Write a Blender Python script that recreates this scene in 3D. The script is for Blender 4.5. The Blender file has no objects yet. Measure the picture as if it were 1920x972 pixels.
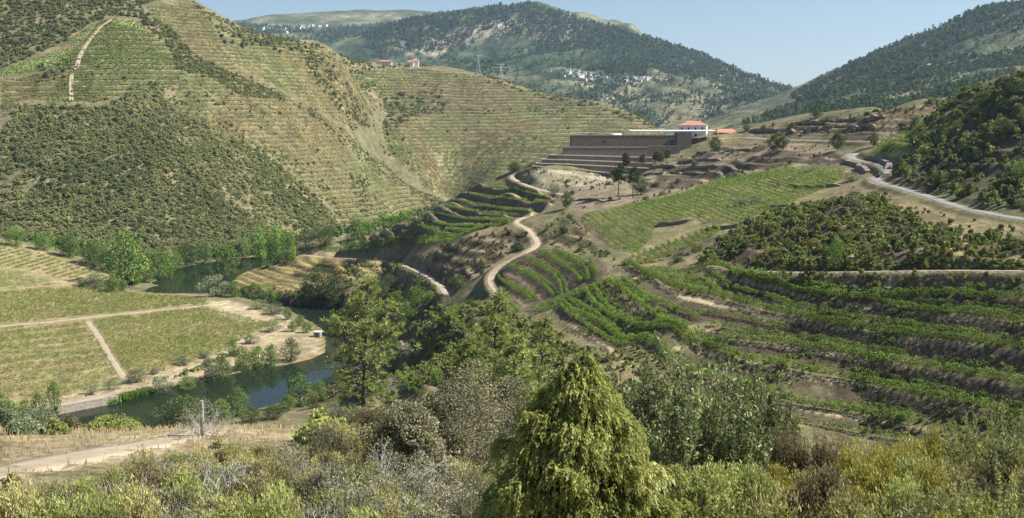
import bpy, math, random
import numpy as np
from mathutils import Vector, Matrix

R = math.radians
rng = np.random.default_rng(7)
random.seed(7)
scene = bpy.context.scene
COL = scene.collection

# ------------------------------------------------------------------ camera
F_PX = 2059.0                       # focal length in pixels of a 1920 px wide picture
PITCH = math.atan(251.0 / F_PX)     # looking slightly down the valley
cam_d = bpy.data.cameras.new('camera')
cam_d.sensor_width = 36.0
cam_d.lens = 36.0 * F_PX / 1920.0
cam_d.clip_start = 0.5
cam_d.clip_end = 40000.0
cam = bpy.data.objects.new('camera', cam_d)
cam.location = (0, 0, 0)
cam.rotation_euler = (math.pi / 2 - PITCH, 0, 0)
COL.objects.link(cam)
scene.camera = cam

# ------------------------------------------------------------------ sky, sun, exposure
SUN_AZ, SUN_EL = R(94), R(45)       # azimuth clockwise from straight ahead
world = bpy.data.worlds.new('World')
scene.world = world
world.use_nodes = True
wn = world.node_tree
bg = wn.nodes['Background']
sky = wn.nodes.new('ShaderNodeTexSky')
sky.sky_type = 'NISHITA'
sky.sun_disc = False
sky.sun_elevation = SUN_EL
sky.sun_rotation = SUN_AZ
sky.altitude = 300
sky.air_density = 1.0
sky.dust_density = 0.35
sky.ozone_density = 2.0
wn.links.new(sky.outputs[0], bg.inputs['Color'])
bg.inputs['Strength'].default_value = 0.051

sun_d = bpy.data.lights.new('sun', 'SUN')
sun_d.energy = 5.0
sun_d.angle = R(0.5)
sun_d.color = (1.0, 0.955, 0.87)
sun = bpy.data.objects.new('sun', sun_d)
sdir = Vector((math.sin(SUN_AZ) * math.cos(SUN_EL), math.cos(SUN_AZ) * math.cos(SUN_EL), math.sin(SUN_EL)))
sun.rotation_euler = sdir.to_track_quat('Z', 'Y').to_euler()
sun.location = (300, 100, 400)
COL.objects.link(sun)

vs = scene.view_settings
vs.view_transform = 'Standard'
vs.look = 'None'
vs.exposure = 1.18
vs.gamma = 1.0
vs.use_curve_mapping = False
scene.render.engine = 'CYCLES'
cy = scene.cycles
cy.max_bounces = 6
cy.diffuse_bounces = 2
cy.glossy_bounces = 2
cy.transmission_bounces = 3
cy.transparent_max_bounces = 8
cy.volume_bounces = 0
cy.caustics_reflective = False
cy.caustics_refractive = False

# ------------------------------------------------------------------ survey: sight lines of the viewpoint
CT, ST = math.cos(PITCH), math.sin(PITCH)

def slope_dir(px, py):
    dx = (np.asarray(px, float) - 960.0) / F_PX
    dy = -(np.asarray(py, float) - 486.0) / F_PX
    X = dx
    Y = CT + dy * ST
    Z = -ST + dy * CT
    return X / Y, Z / Y             # per metre of Y

def P(px, py, Y):
    a, b = slope_dir(px, py)
    return (float(a * Y), float(Y), float(b * Y))

def PZ(px, py, z):
    a, b = slope_dir(px, py)
    Y = z / b
    return (float(a * Y), float(Y), float(z))

def pix(X, Y, Z):
    d = Y * CT - Z * ST             # depth along the axis
    u = Y * ST + Z * CT
    d = np.maximum(d, 1e-3)
    return 960.0 + F_PX * X / d, 486.0 - F_PX * u / d

def inpoly(x, y, poly):
    x = np.asarray(x, float); y = np.asarray(y, float)
    r = np.zeros(x.shape, bool)
    n = len(poly)
    j = n - 1
    for i in range(n):
        xi, yi = poly[i]; xj, yj = poly[j]
        if yi != yj:
            c = ((yi > y) != (yj > y)) & (x < (xj - xi) * (y - yi) / (yj - yi) + xi)
            r ^= c
        j = i
    return r

def seg_dist(x, y, line, closed=False):
    d = np.full(np.shape(x), 1e18)
    pts = list(line) + ([line[0]] if closed else [])
    for (ax, ay), (bx, by) in zip(pts[:-1], pts[1:]):
        vx, vy = bx - ax, by - ay
        L = vx * vx + vy * vy + 1e-12
        t = np.clip(((x - ax) * vx + (y - ay) * vy) / L, 0, 1)
        dd = (x - ax - t * vx) ** 2 + (y - ay - t * vy) ** 2
        d = np.minimum(d, dd)
    return np.sqrt(d)

def smooth(a, b, x):
    t = np.clip((x - a) / (b - a), 0, 1)
    return t * t * (3 - 2 * t)

# ------------------------------------------------------------------ numbers: splines and noise
class TPS:
    def __init__(self, pts, lam=0.0, scale=100.0):
        A = np.array(pts, float)
        self.c = A[:, :2] / scale
        self.s = scale
        n = len(A)
        K = self.k(((self.c[:, None, :] - self.c[None]) ** 2).sum(-1)) + lam * np.eye(n)
        Q = np.c_[np.ones(n), self.c]
        M = np.zeros((n + 3, n + 3))
        M[:n, :n] = K; M[:n, n:] = Q; M[n:, :n] = Q.T
        self.w = np.linalg.lstsq(M, np.r_[A[:, 2], 0, 0, 0], rcond=None)[0]
    @staticmethod
    def k(r2):
        return 0.5 * r2 * np.log(r2 + 1e-12)
    def __call__(self, x, y):
        sh = np.shape(x)
        q = np.c_[np.ravel(x), np.ravel(y)] / self.s
        out = np.empty(len(q))
        for i in range(0, len(q), 8000):
            b = q[i:i + 8000]
            r2 = ((b[:, None, 0] - self.c[None, :, 0]) ** 2 + (b[:, None, 1] - self.c[None, :, 1]) ** 2)
            out[i:i + 8000] = self.k(r2) @ self.w[:-3] + self.w[-3] + b @ self.w[-2:]
        return out.reshape(sh)

_perm = np.random.default_rng(3).random((256, 256))
def vnoise(x, y):
    xi = np.floor(x).astype(int); yi = np.floor(y).astype(int)
    fx = x - xi; fy = y - yi
    fx = fx * fx * (3 - 2 * fx); fy = fy * fy * (3 - 2 * fy)
    a = _perm[xi & 255, yi & 255]; b = _perm[(xi + 1) & 255, yi & 255]
    c = _perm[xi & 255, (yi + 1) & 255]; d = _perm[(xi + 1) & 255, (yi + 1) & 255]
    return (a + (b - a) * fx) * (1 - fy) + (c + (d - c) * fx) * fy

def fbm(x, y, size, octaves=4, seed=0):
    v = 0; amp = 1; tot = 0
    for o in range(octaves):
        f = 2 ** o / size
        v = v + amp * vnoise(x * f + 17.3 * o + seed * 31.7, y * f + 5.1 * o + seed * 11.9)
        tot += amp; amp *= 0.5
    return v / tot * 2 - 1          # about -1..1

# ------------------------------------------------------------------ meshes, objects, tags
def mesh_np(name, V, Fs, mats=(), attrs=None, mat_idx=None, smooth_f=False, cols=None):
    """V (n,3); Fs: list of int arrays (m,k); attrs: per-vertex float dict; cols: per-vertex colour dict"""
    me = bpy.data.meshes.new(name)
    V = np.ascontiguousarray(V, np.float32)
    Fs = [np.ascontiguousarray(f, np.int32) for f in Fs if len(f)]
    me.vertices.add(len(V))
    me.vertices.foreach_set('co', V.ravel())
    nl = sum(f.size for f in Fs); nf = sum(len(f) for f in Fs)
    me.loops.add(nl)
    me.loops.foreach_set('vertex_index', np.concatenate([f.ravel() for f in Fs]))
    me.polygons.add(nf)
    tot = np.concatenate([np.full(len(f), f.shape[1], np.int32) for f in Fs])
    st = np.concatenate([[0], np.cumsum(tot)[:-1]]).astype(np.int32)
    me.polygons.foreach_set('loop_start', st)
    me.polygons.foreach_set('loop_total', tot)
    if mat_idx is not None:
        me.polygons.foreach_set('material_index', np.ascontiguousarray(mat_idx, np.int32))
    me.polygons.foreach_set('use_smooth', np.full(nf, smooth_f, bool))
    for k, a in (attrs or {}).items():
        at = me.attributes.new(k, 'FLOAT', 'POINT')
        at.data.foreach_set('value', np.ascontiguousarray(a, np.float32))
    for k, c in (cols or {}).items():
        at = me.attributes.new(k, 'FLOAT_COLOR', 'POINT')
        c4 = np.ones((len(V), 4), np.float32); c4[:, :3] = c
        at.data.foreach_set('color', c4.ravel())
    for m in mats:
        me.materials.append(m)
    me.update()
    me.validate()
    return me

def link(name, me, parent=None, loc=(0, 0, 0), rot=0.0, scale=None):
    o = bpy.data.objects.new(name, me)
    COL.objects.link(o)
    o.location = loc
    o.rotation_euler = (0, 0, rot)
    if scale is not None:
        o.scale = (scale,) * 3 if np.isscalar(scale) else scale
    if parent is not None:
        o.parent = parent
    return o

def tag(o, label=None, cat=None, group=None, kind=None):
    if label: o['label'] = label
    if cat: o['category'] = cat
    if group: o['group'] = group
    if kind: o['kind'] = kind
    return o

class MB:
    """collects simple solids, then builds one mesh"""
    def __init__(self):
        self.v = []; self.f3 = []; self.f4 = []; self.n = 0; self.m3 = []; self.m4 = []
    def add(self, V, quads=(), tris=(), mi=0):
        V = np.asarray(V, float)
        self.v.append(V)
        if len(quads):
            self.f4.append(np.asarray(quads, int) + self.n); self.m4 += [mi] * len(quads)
        if len(tris):
            self.f3.append(np.asarray(tris, int) + self.n); self.m3 += [mi] * len(tris)
        self.n += len(V)
    def box(self, x0, y0, z0, x1, y1, z1, mi=0):
        V = [(x, y, z) for z in (z0, z1) for x, y in ((x0, y0), (x1, y0), (x1, y1), (x0, y1))]
        self.add(V, [(3, 2, 1, 0), (4, 5, 6, 7), (0, 1, 5, 4), (1, 2, 6, 5), (2, 3, 7, 6), (3, 0, 4, 7)], mi=mi)
    def tube(self, pts, rad, n=6, mi=0, caps=True):
        pts = np.asarray(pts, float)
        k = len(pts)
        rad = np.broadcast_to(np.asarray(rad, float), (k,))
        T = np.gradient(pts, axis=0)
        T /= np.linalg.norm(T, axis=1)[:, None] + 1e-9
        ref = np.array([0.31, 0.95, 0.05]) if abs(T[0, 2]) > 0.7 else np.array([0, 0, 1.0])
        A = np.cross(T, ref); A /= np.linalg.norm(A, axis=1)[:, None] + 1e-9
        B = np.cross(T, A)
        an = np.arange(n) / n * 2 * np.pi
        V = (pts[:, None] + rad[:, None, None] * (np.cos(an)[None, :, None] * A[:, None] + np.sin(an)[None, :, None] * B[:, None])).reshape(-1, 3)
        q = [(i * n + j, i * n + (j + 1) % n, (i + 1) * n + (j + 1) % n, (i + 1) * n + j) for i in range(k - 1) for j in range(n)]
        self.add(V, q, mi=mi)
        if caps:
            c = len(V)
            self.add(np.vstack([V[-n:], pts[-1:]]), (), [(j, (j + 1) % n, n) for j in range(n)], mi=mi)
    def mesh(self, name, mats, smooth_f=False, attrs=None):
        V = np.vstack(self.v)
        Fs = []; mi = []
        if self.f3: Fs.append(np.vstack(self.f3)); mi += self.m3
        if self.f4: Fs.append(np.vstack(self.f4)); mi += self.m4
        return mesh_np(name, V, Fs, mats, attrs=attrs, mat_idx=mi, smooth_f=smooth_f)
# ------------------------------------------------------------------ materials
def new_mat(name):
    m = bpy.data.materials.new(name); m.use_nodes = True
    nt = m.node_tree; nt.nodes.clear()
    out = nt.nodes.new('ShaderNodeOutputMaterial')
    return m, nt, out

def N(nt, t, **kw):
    n = nt.nodes.new(t)
    for k, v in kw.items():
        if hasattr(n, k): setattr(n, k, v)
        else: n.inputs[k].default_value = v
    return n

def ground_mat(name, s1=6.0, s2=0.9, amt=0.55, bump=0.25, bdist=0.3, s3=0.25):
    """vertex colour of what grows or lies there, broken up by procedural noise"""
    m, nt, out = new_mat(name)
    L = nt.links.new
    b = N(nt, 'ShaderNodeBsdfPrincipled'); b.inputs['Roughness'].default_value = 0.95
    b.inputs['Specular IOR Level'].default_value = 0.1
    at = N(nt, 'ShaderNodeAttribute', attribute_name='Col')
    geo = N(nt, 'ShaderNodeNewGeometry')
    prev = at.outputs['Color']
    hs = []
    for sc, a in ((s1, amt), (s2, amt), (s3, amt * 0.8)):
        nz = N(nt, 'ShaderNodeTexNoise'); nz.inputs['Scale'].default_value = 1.0 / sc; nz.inputs['Detail'].default_value = 5
        nz.inputs['Roughness'].default_value = 0.65
        L(geo.outputs['Position'], nz.inputs['Vector'])
        mr = N(nt, 'ShaderNodeMapRange'); mr.inputs['From Min'].default_value = 0.3; mr.inputs['From Max'].default_value = 0.7
        mr.inputs['To Min'].default_value = 1 - a; mr.inputs['To Max'].default_value = 1 + a
        L(nz.outputs['Fac'], mr.inputs['Value'])
        mx = N(nt, 'ShaderNodeMix', data_type='RGBA', blend_type='MULTIPLY'); mx.inputs['Factor'].default_value = 1
        L(prev, mx.inputs['A']); L(mr.outputs['Result'], mx.inputs['B'])
        prev = mx.outputs['Result']; hs.append(nz)
    L(prev, b.inputs['Base Color'])
    bp = N(nt, 'ShaderNodeBump'); bp.inputs['Strength'].default_value = bump; bp.inputs['Distance'].default_value = bdist
    ad = N(nt, 'ShaderNodeMath', operation='ADD'); L(hs[1].outputs['Fac'], ad.inputs[0]); L(hs[2].outputs['Fac'], ad.inputs[1])
    L(ad.outputs[0], bp.inputs['Height']); L(bp.outputs['Normal'], b.inputs['Normal'])
    L(b.outputs[0], out.inputs['Surface'])
    return m

LEAF = 1.55
def leaf_mat(name, c0, c1, c2=None, trans=0.3, rough=0.7, spec=0.04, obj_var=0.25):
    """foliage: 'rnd' per leaf picks between the species' own leaf colours, each plant a little different"""
    m, nt, out = new_mat(name)
    c0, c1, c2 = [None if q is None else tuple(min(.75, v * LEAF * w) for v, w in zip(q, (1.04, 1.0, 0.93))) for q in (c0, c1, c2)]
    L = nt.links.new
    at = N(nt, 'ShaderNodeAttribute', attribute_name='rnd')
    rp = N(nt, 'ShaderNodeValToRGB')
    e = rp.color_ramp.elements
    e[0].color = (*c0, 1); e[1].color = (*c1, 1)
    if c2 is not None:
        x = rp.color_ramp.elements.new(0.85); x.color = (*c1, 1)
        e[-1].color = (*c2, 1)
    L(at.outputs['Fac'], rp.inputs['Fac'])
    oi = N(nt, 'ShaderNodeObjectInfo')
    mr = N(nt, 'ShaderNodeMapRange'); mr.inputs['To Min'].default_value = 1 - obj_var; mr.inputs['To Max'].default_value = 1 + obj_var
    L(oi.outputs['Random'], mr.inputs['Value'])
    mx = N(nt, 'ShaderNodeMix', data_type='RGBA', blend_type='MULTIPLY'); mx.inputs['Factor'].default_value = 1
    L(rp.outputs['Color'], mx.inputs['A']); L(mr.outputs['Result'], mx.inputs['B'])
    b = N(nt, 'ShaderNodeBsdfPrincipled'); b.inputs['Roughness'].default_value = rough
    b.inputs['Specular IOR Level'].default_value = spec
    L(mx.outputs['Result'], b.inputs['Base Color'])
    t = N(nt, 'ShaderNodeBsdfTranslucent'); L(mx.outputs['Result'], t.inputs['Color'])
    ms = N(nt, 'ShaderNodeMixShader'); ms.inputs['Fac'].default_value = trans
    L(b.outputs[0], ms.inputs[1]); L(t.outputs[0], ms.inputs[2]); L(ms.outputs[0], out.inputs['Surface'])
    return m

def stone_mat(name, c0, c1, scale=1.0, rough=0.9, bump=0.3, bd=0.05):
    m, nt, out = new_mat(name)
    L = nt.links.new
    tc = N(nt, 'ShaderNodeNewGeometry')
    nz = N(nt, 'ShaderNodeTexNoise'); nz.inputs['Scale'].default_value = scale; nz.inputs['Detail'].default_value = 6; nz.inputs['Roughness'].default_value = 0.7
    L(tc.outputs['Position'], nz.inputs['Vector'])
    rp = N(nt, 'ShaderNodeValToRGB'); rp.color_ramp.elements[0].position = 0.3; rp.color_ramp.elements[1].position = 0.7
    rp.color_ramp.elements[0].color = (*c0, 1); rp.color_ramp.elements[1].color = (*c1, 1)
    L(nz.outputs['Fac'], rp.inputs['Fac'])
    b = N(nt, 'ShaderNodeBsdfPrincipled'); b.inputs['Roughness'].default_value = rough
    L(rp.outputs['Color'], b.inputs['Base Color'])
    bp = N(nt, 'ShaderNodeBump'); bp.inputs['Strength'].default_value = bump; bp.inputs['Distance'].default_value = bd
    L(nz.outputs['Fac'], bp.inputs['Height']); L(bp.outputs[0], b.inputs['Normal'])
    L(b.outputs[0], out.inputs['Surface'])
    return m

M = {}
M['near_ground'] = ground_mat('near_ground', 7.0, 1.1, 0.42, 0.5, 0.35, 0.35)
M['hill_ground'] = ground_mat('hill_ground', 22.0, 5.0, 0.40, 0.4, 1.2, 1.3)
M['far_ground'] = ground_mat('far_ground', 160.0, 38.0, 0.5, 0.6, 8.0, 12.0)
M['path'] = stone_mat('path_dirt', (0.24, 0.195, 0.13), (0.35, 0.29, 0.205), 0.35, bump=0.2)
M['asphalt'] = stone_mat('road_surface', (0.15, 0.145, 0.14), (0.20, 0.195, 0.185), 0.3, bump=0.1)
M['schist'] = stone_mat('schist_wall', (0.10, 0.080, 0.062), (0.21, 0.168, 0.13), 0.55)
M['fieldstone'] = stone_mat('field_stone', (0.10, 0.08, 0.06), (0.24, 0.195, 0.15), 0.8, bump=.5, bd=.15)
M['ledge'] = stone_mat('ledge_gravel', (0.30, 0.27, 0.21), (0.40, 0.36, 0.29), 0.5)
M['plaster'] = stone_mat('white_plaster', (0.74, 0.74, 0.73), (0.82, 0.82, 0.81), 0.4, bump=0.05)
M['cream'] = stone_mat('cream_plaster', (0.62, 0.57, 0.48), (0.74, 0.70, 0.62), 0.4, bump=0.05)
M['village_wall'] = stone_mat('village_wall', (0.40, 0.37, 0.33), (0.56, 0.53, 0.48), 0.05, bump=0)
M['tile'] = stone_mat('clay_tile', (0.34, 0.135, 0.09), (0.46, 0.215, 0.15), 1.2)
M['old_tile'] = stone_mat('old_clay_tile', (0.24, 0.125, 0.085), (0.36, 0.20, 0.14), 0.4)
M['glass_dark'] = stone_mat('dark_window', (0.02, 0.025, 0.03), (0.03, 0.035, 0.04), 1.0, rough=0.2, bump=0)
M['slab'] = stone_mat('pale_concrete', (0.55, 0.54, 0.50), (0.66, 0.65, 0.61), 0.6, bump=0.1)
M['quay'] = stone_mat('quay_stone', (0.16, 0.14, 0.11), (0.36, 0.32, 0.26), 0.6)
M['pole'] = stone_mat('weathered_pole', (0.20, 0.18, 0.155), (0.32, 0.29, 0.25), 3.0)
M['steel'] = stone_mat('galvanised_steel', (0.45, 0.46, 0.47), (0.55, 0.56, 0.57), 1.0, rough=0.5)
M['bark'] = stone_mat('bark', (0.045, 0.034, 0.026), (0.12, 0.092, 0.068), 5.0, bump=0.6)
M['pine_bark'] = stone_mat('pine_bark', (0.05, 0.036, 0.028), (0.13, 0.095, 0.072), 4.0, bump=0.6)
M['dead_wood'] = stone_mat('lichened_wood', (0.20, 0.19, 0.165), (0.42, 0.41, 0.37), 6.0, bump=0.4)
M['twig'] = stone_mat('brown_twig', (0.10, 0.075, 0.05), (0.20, 0.155, 0.11), 5.0)

def water_mat():
    m, nt, out = new_mat('river_water'); L = nt.links.new
    b = N(nt, 'ShaderNodeBsdfPrincipled')
    b.inputs['Base Color'].default_value = (0.010, 0.018, 0.010, 1)
    b.inputs['Roughness'].default_value = 0.04
    b.inputs['IOR'].default_value = 1.33; b.inputs['Specular IOR Level'].default_value = 0.2
    geo = N(nt, 'ShaderNodeNewGeometry')
    h = None
    for sc, st in ((0.35, 1.0), (0.06, 2.0)):
        mp = N(nt, 'ShaderNodeMapping'); mp.inputs['Scale'].default_value = (1.0, 0.45, 1.0)
        L(geo.outputs['Position'], mp.inputs['Vector'])
        nz = N(nt, 'ShaderNodeTexNoise'); nz.inputs['Scale'].default_value = sc; nz.inputs['Detail'].default_value = 3
        L(mp.outputs[0], nz.inputs['Vector'])
        ml = N(nt, 'ShaderNodeMath', operation='MULTIPLY'); ml.inputs[1].default_value = st
        L(nz.outputs['Fac'], ml.inputs[0])
        if h is None: h = ml.outputs[0]
        else:
            a = N(nt, 'ShaderNodeMath', operation='ADD'); L(h, a.inputs[0]); L(ml.outputs[0], a.inputs[1]); h = a.outputs[0]
    bp = N(nt, 'ShaderNodeBump'); bp.inputs['Strength'].default_value = 0.06; bp.inputs['Distance'].default_value = 0.4
    L(h, bp.inputs['Height']); L(bp.outputs[0], b.inputs['Normal'])
    L(b.outputs[0], out.inputs['Surface'])
    return m
M['water'] = water_mat()
# ------------------------------------------------------------------ near terrain: survey points (sight line + distance)
RIV = -110.0
# traced terrace rows: (step number, height or None, pixel polyline with distance)
ROWS_R = [  # (t, [(px,py,Y)...]) long hillside rows
 (-0.75, [(1630,557,250),(1713,558,243),(1813,558,232),(1920,564,222),(2070,575,210)]),
 (0, [(1220,511,343),(1280,516,333),(1333,503,325),(1363,511,312),(1380,524,298),(1430,536,283),(1493,551,270),(1580,561,255),(1647,572,247),(1747,587,234),(1847,597,224),(1920,611,216),(2070,632,203)]),
 (1, [(1167,501,375),(1227,521,330),(1280,544,302),(1347,561,287),(1413,577,272),(1493,594,258),(1580,611,246),(1680,627,234),(1780,638,223),(1847,645,216),(1920,655,209),(2070,676,197)]),
 (2, [(1140,537,345),(1187,564,312),(1227,591,285),(1280,614,266),(1370,634,258),(1467,650,251),(1513,658,245),(1613,671,233),(1713,688,222),(1813,708,212),(1920,726,201),(2070,757,188)]),
 (3, [(1097,551,345),(1120,577,318),(1150,597,300),(1200,622,284),(1300,652,264),(1380,672,252),(1453,685,240),(1530,703,232),(1613,718,226),(1713,738,215),(1810,761,205),(1900,785,196),(2050,820,182)]),
 (4, [(1057,574,345),(1080,594,322),(1123,611,300),(1180,645,276),(1280,690,255),(1400,732,235),(1480,755,224),(1547,768,220),(1613,780,217),(1713,795,207)]),
]
ROWS_RX = [  # second rows on the wide benches
 (1.5, [(1165,525,345),(1207,551,312),(1257,574,288),(1310,591,272)]),
 (2.5, [(1113,547,345),(1133,571,321),(1150,591,305),(1210,615,280),(1290,641,262)]),
 (3.5, [(1063,561,350),(1107,587,318),(1140,611,295),(1190,634,274),(1260,662,256)]),
 (0.5, [(1190,505,358),(1240,518,332),(1300,528,312),(1345,532,300)]),
 (4.5, [(1048,585,348),(1075,612,318),(1120,640,292),(1180,672,270)]),
]
ROWS_A = [
 (0, -49, [(1107,491),(1117,511),(1120,527)]),
 (0.8, -51.5, [(1037,474),(1083,494),(1100,511),(1103,527)]),
 (1.6, -53, [(1010,474),(1040,491),(1073,511),(1090,531)]),
 (2.6, -56, [(987,487),(1017,504),(1040,521),(1050,537),(1053,554)]),
 (3.6, -58, [(953,501),(977,511),(1007,527),(1027,544),(1037,557)]),
 (4.6, -61, [(933,524),(960,541),(983,554),(997,567)]),
 (5.3, -63, [(937,544),(953,564)]),
]
ROWS_S = [
 (0, [(907,352,720),(957,357,690),(1020,371,640)]),
 (1, [(880,366,722),(940,374,675),(1030,382,605)]),
 (2, [(853,377,724),(923,391,655),(1000,399,592)]),
 (3, [(833,387,726),(893,399,655),(973,407,578)]),
 (4, [(807,401,728),(873,412,650),(960,416,565)]),
 (5, [(783,412,732),(840,424,650),(923,427,560)]),
 (6, [(765,421,738),(813,432,660),(887,435,572)]),
 (7, [(730,434,748),(773,442,690),(827,443,620)]),
 (8, [(710,443,760),(750,450,700)]),
]
ROWS_L = [  # low terraces beside the river bend
 (0, [(548,484,880),(600,497,810),(680,499,748),(755,503,690)]),
 (1, [(525,492,868),(590,505,800),(700,515,712)]),
 (2, [(500,500,842),(540,509,800),(590,517,760)]),
 (3, [(480,506,828),(520,519,780),(570,529,738)]),
 (4, [(462,515,808),(500,528,765),(560,535,722)]),
 (5, [(447,521,792),(490,537,742),(540,542,705)]),
 (6, [(436,529,776),(470,540,737),(530,545,700)]),
]
def row3(row):
    if len(row) == 3:
        return row[0], [PZ(a, b, row[1]) for a, b in row[2]]
    return row[0], [P(*q) for q in row[1]]

G = []
def gp(*q):
    for a in q: G.append(P(*a))
def gx(*q):
    for a in q: G.append(a)
gx((0,0,-2.2),(-10,0,-2.2),(10,0,-2.2),(0,-30,3),(-40,-30,3),(40,-30,3),(-8,20,-8.3),(0,20,-8.6),(8,20,-8.8),
   (-20,40,-13.5),(0,40,-14),(20,40,-15.8),(45,40,-15),(60,60,-22),(-60,40,-10),(-60,0,0),(60,0,0),(90,40,-8))
gp((50,868,50),(270,838,57),(0,890,46),(100,815,72),(300,808,76),(500,802,80),(620,793,92),(673,793,100))
gx((-60,150,-52),(0,150,-52),(-60,250,-92),(-100,330,-106),(-60,330,-104),(-150,250,-88),(-100,150,-54),(-40,360,-104),
   (35,60,-24),(20,70,-26.5),(50,80,-34),(30,110,-46),(70,110,-46),(20,130,-53),(60,150,-59),(110,120,-44),(0,110,-40),
   (95,165,-56),(50,185,-64),(0,200,-72),(-20,260,-85),(-40,300,-95),(140,160,-48),(140,60,-20),(170,200,-38))
for rw in ROWS_R + ROWS_S + ROWS_L + ROWS_A:
    t, pts = row3(rw)
    G += pts
# track, scrub slope, road, upper right hill
gp((1407,507,296),(1480,511,279),(1580,511,266),(1680,509,254),(1780,508,243),(1920,509,230),
   (1450,480,310),(1600,475,290),(1600,420,328),(1600,380,362),(1750,460,272),(1750,410,315),(1900,460,255),(1900,430,285),(1500,440,335),(1350,490,330),(1420,450,345),
   (1590,293,520),(1640,305,482),(1665,322,450),(1635,337,428),(1680,350,400),(1800,388,338),(1920,412,297),
   (1800,345,368),(1800,280,412),(1900,350,335),(1900,250,385),(1920,146,440),(1850,172,462),(1750,222,495),(1700,260,478),(1640,278,520),
   (1403,238,750),(1460,226,750),(1520,214,730),(1600,207,690),(1647,203,660),(1747,188,575),(1813,174,500),(1500,250,670),(1600,242,600),(1450,262,655),
   (1380,258,700),(1480,262,632),(1560,265,580),(1640,266,545),(1700,268,520),
   (1480,300,560),(1400,300,600),(1550,300,535),(1350,330,600),(1300,350,590),(1200,370,575),(1250,330,630),(1130,390,560),
   (1085,410,520),(1200,385,530),(1350,345,535),(1480,318,520),(1580,325,478),(1120,440,480),(1160,470,440),(1210,485,408),(1300,470,395),
   (1350,440,402),(1420,410,420),(1500,385,420),(1560,360,440),(1250,420,460),
   (1050,440,500),(1060,478,450),(1000,465,490),(1190,505,380),
   (1070,300,690),(1010,315,700),(970,330,718),(1050,360,640),(1110,345,640),(1200,330,660),(1200,320,690),
   (1150,262,735),(1300,258,720),(1225,262,728),(1275,287,694),(1235,292,690),(1330,262,700),(1340,285,670),(1240,300,690))
for q in ((1403,238,750),(1520,214,730),(1600,207,690),(1747,188,575),(1920,146,440),(1300,258,740),(1150,262,740)):
    x, y, z = P(*q)
    gx((x * 1.1 + 8, y + 110, z - 30), (x * 1.25 + 20, y + 230, z - 70))
gx((330,300,10),(330,420,45),(420,520,20),(300,200,-12))
# river side of the spur
gp((640,462,850),(700,440,785),(760,418,748),(830,384,734),(900,348,722),(960,325,722),(1000,305,722),(1070,290,712))
for q in ((640,462,850),(700,440,785),(760,418,748),(830,384,734),(900,348,722),(960,325,722),(1040,300,722)):
    x, y, z = P(*q)
    gx((x - 26, y + 60, max(z - 35, -111)), (x - 45, y + 130, -112.0))
# low right bank
gp((560,478,850),(640,470,800),(640,520,700),(640,560,640),(560,548,700),(700,487,690),(760,500,610),(830,545,520),(800,580,480),(720,540,620),(720,600,500),(640,578,640),
   (840,470,548),(880,445,545),(780,475,605),(860,520,520),(900,480,505),(920,520,462),(930,470,520),(980,412,580),(1005,450,520),(925,530,452),(890,570,420),
   (850,590,410),(780,640,380),(800,690,330),(820,640,362),(900,620,345),(1000,620,312),(1040,645,288),(900,680,292),(750,740,292),(680,760,302),(640,740,335),(1000,700,262))
# peninsula
gp((0,448,850),(100,482,800),(210,522,765),(0,540,690),(200,560,680),(390,572,652),(0,610,578),(200,605,590),(500,600,612),(200,660,520),(0,690,480),(0,745,440),(270,705,470),(380,680,495),(560,620,585),(590,650,548),(450,660,525))
gx((-420,930,-111),(-520,860,-90),(-620,700,-80),(-620,450,-97),(-620,950,-111),(-500,1000,-113),(-300,1000,-113),(-100,1010,-113),(40,1010,-100),(200,1010,-95),(420,1010,-80),
   (-250,330,-103),(-350,300,-100),(-300,200,-72),(-620,200,-60),(-300,60,-20),(470,800,-60),(470,300,40),(470,100,10),(-620,-30,0))
gx((10,25,-9.3),(16,30,-10.5),(22,40,-13),(30,30,-10))
for q in ((652,680),(650,640),(625,720),(560,747),(480,772),(400,793),(300,818),(200,845),(100,875)):
    x, y, z = PZ(*q, -108.5)
    gx((x, y, z), (x + 12, y - 28, -104.5))
gp(*[(q, 813, 90) for q in (0,100,200,300,400,500,590)], *[(q, 838, 101) for q in (0,150,300,450,560)])
gp((1000,319,668),(1060,325,666),(1120,332,664),(1190,340,660))
H_G = TPS(G, lam=0.002)

RIVER_PX = [(-300,850),(-60,815),(40,790),(105,779),(180,763),(270,735),(330,723),(390,714),(470,693),(540,684),(585,673),(611,660),(611,640),(603,622),(585,606),(560,594),
 (535,583),(480,573),(440,561),(400,553),(300,551),(245,546),(238,540),(262,523),(300,509),(340,501),(380,494),(420,489),(450,483),(500,474),(560,466),(620,456),(660,447),
 (700,447),(660,462),(600,473),(560,482),(500,497),(455,512),(433,530),(440,545),(470,553),(520,559),(545,570),(600,575),(640,577),(652,600),(650,640),(652,680),(625,720),(560,747),
 (480,772),(400,793),(300,818),(200,845),(100,875),(-60,915),(-300,970)]
RIVER = [PZ(a, b, RIV)[:2] for a, b in RIVER_PX]

def axis(*segs):
    out = [segs[0][0]]
    for a, b, d in segs:
        n = max(1, round((b - a) / d))
        out += list(a + (b - a) * (np.arange(n) + 1) / n)
    return np.array(out)

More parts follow.
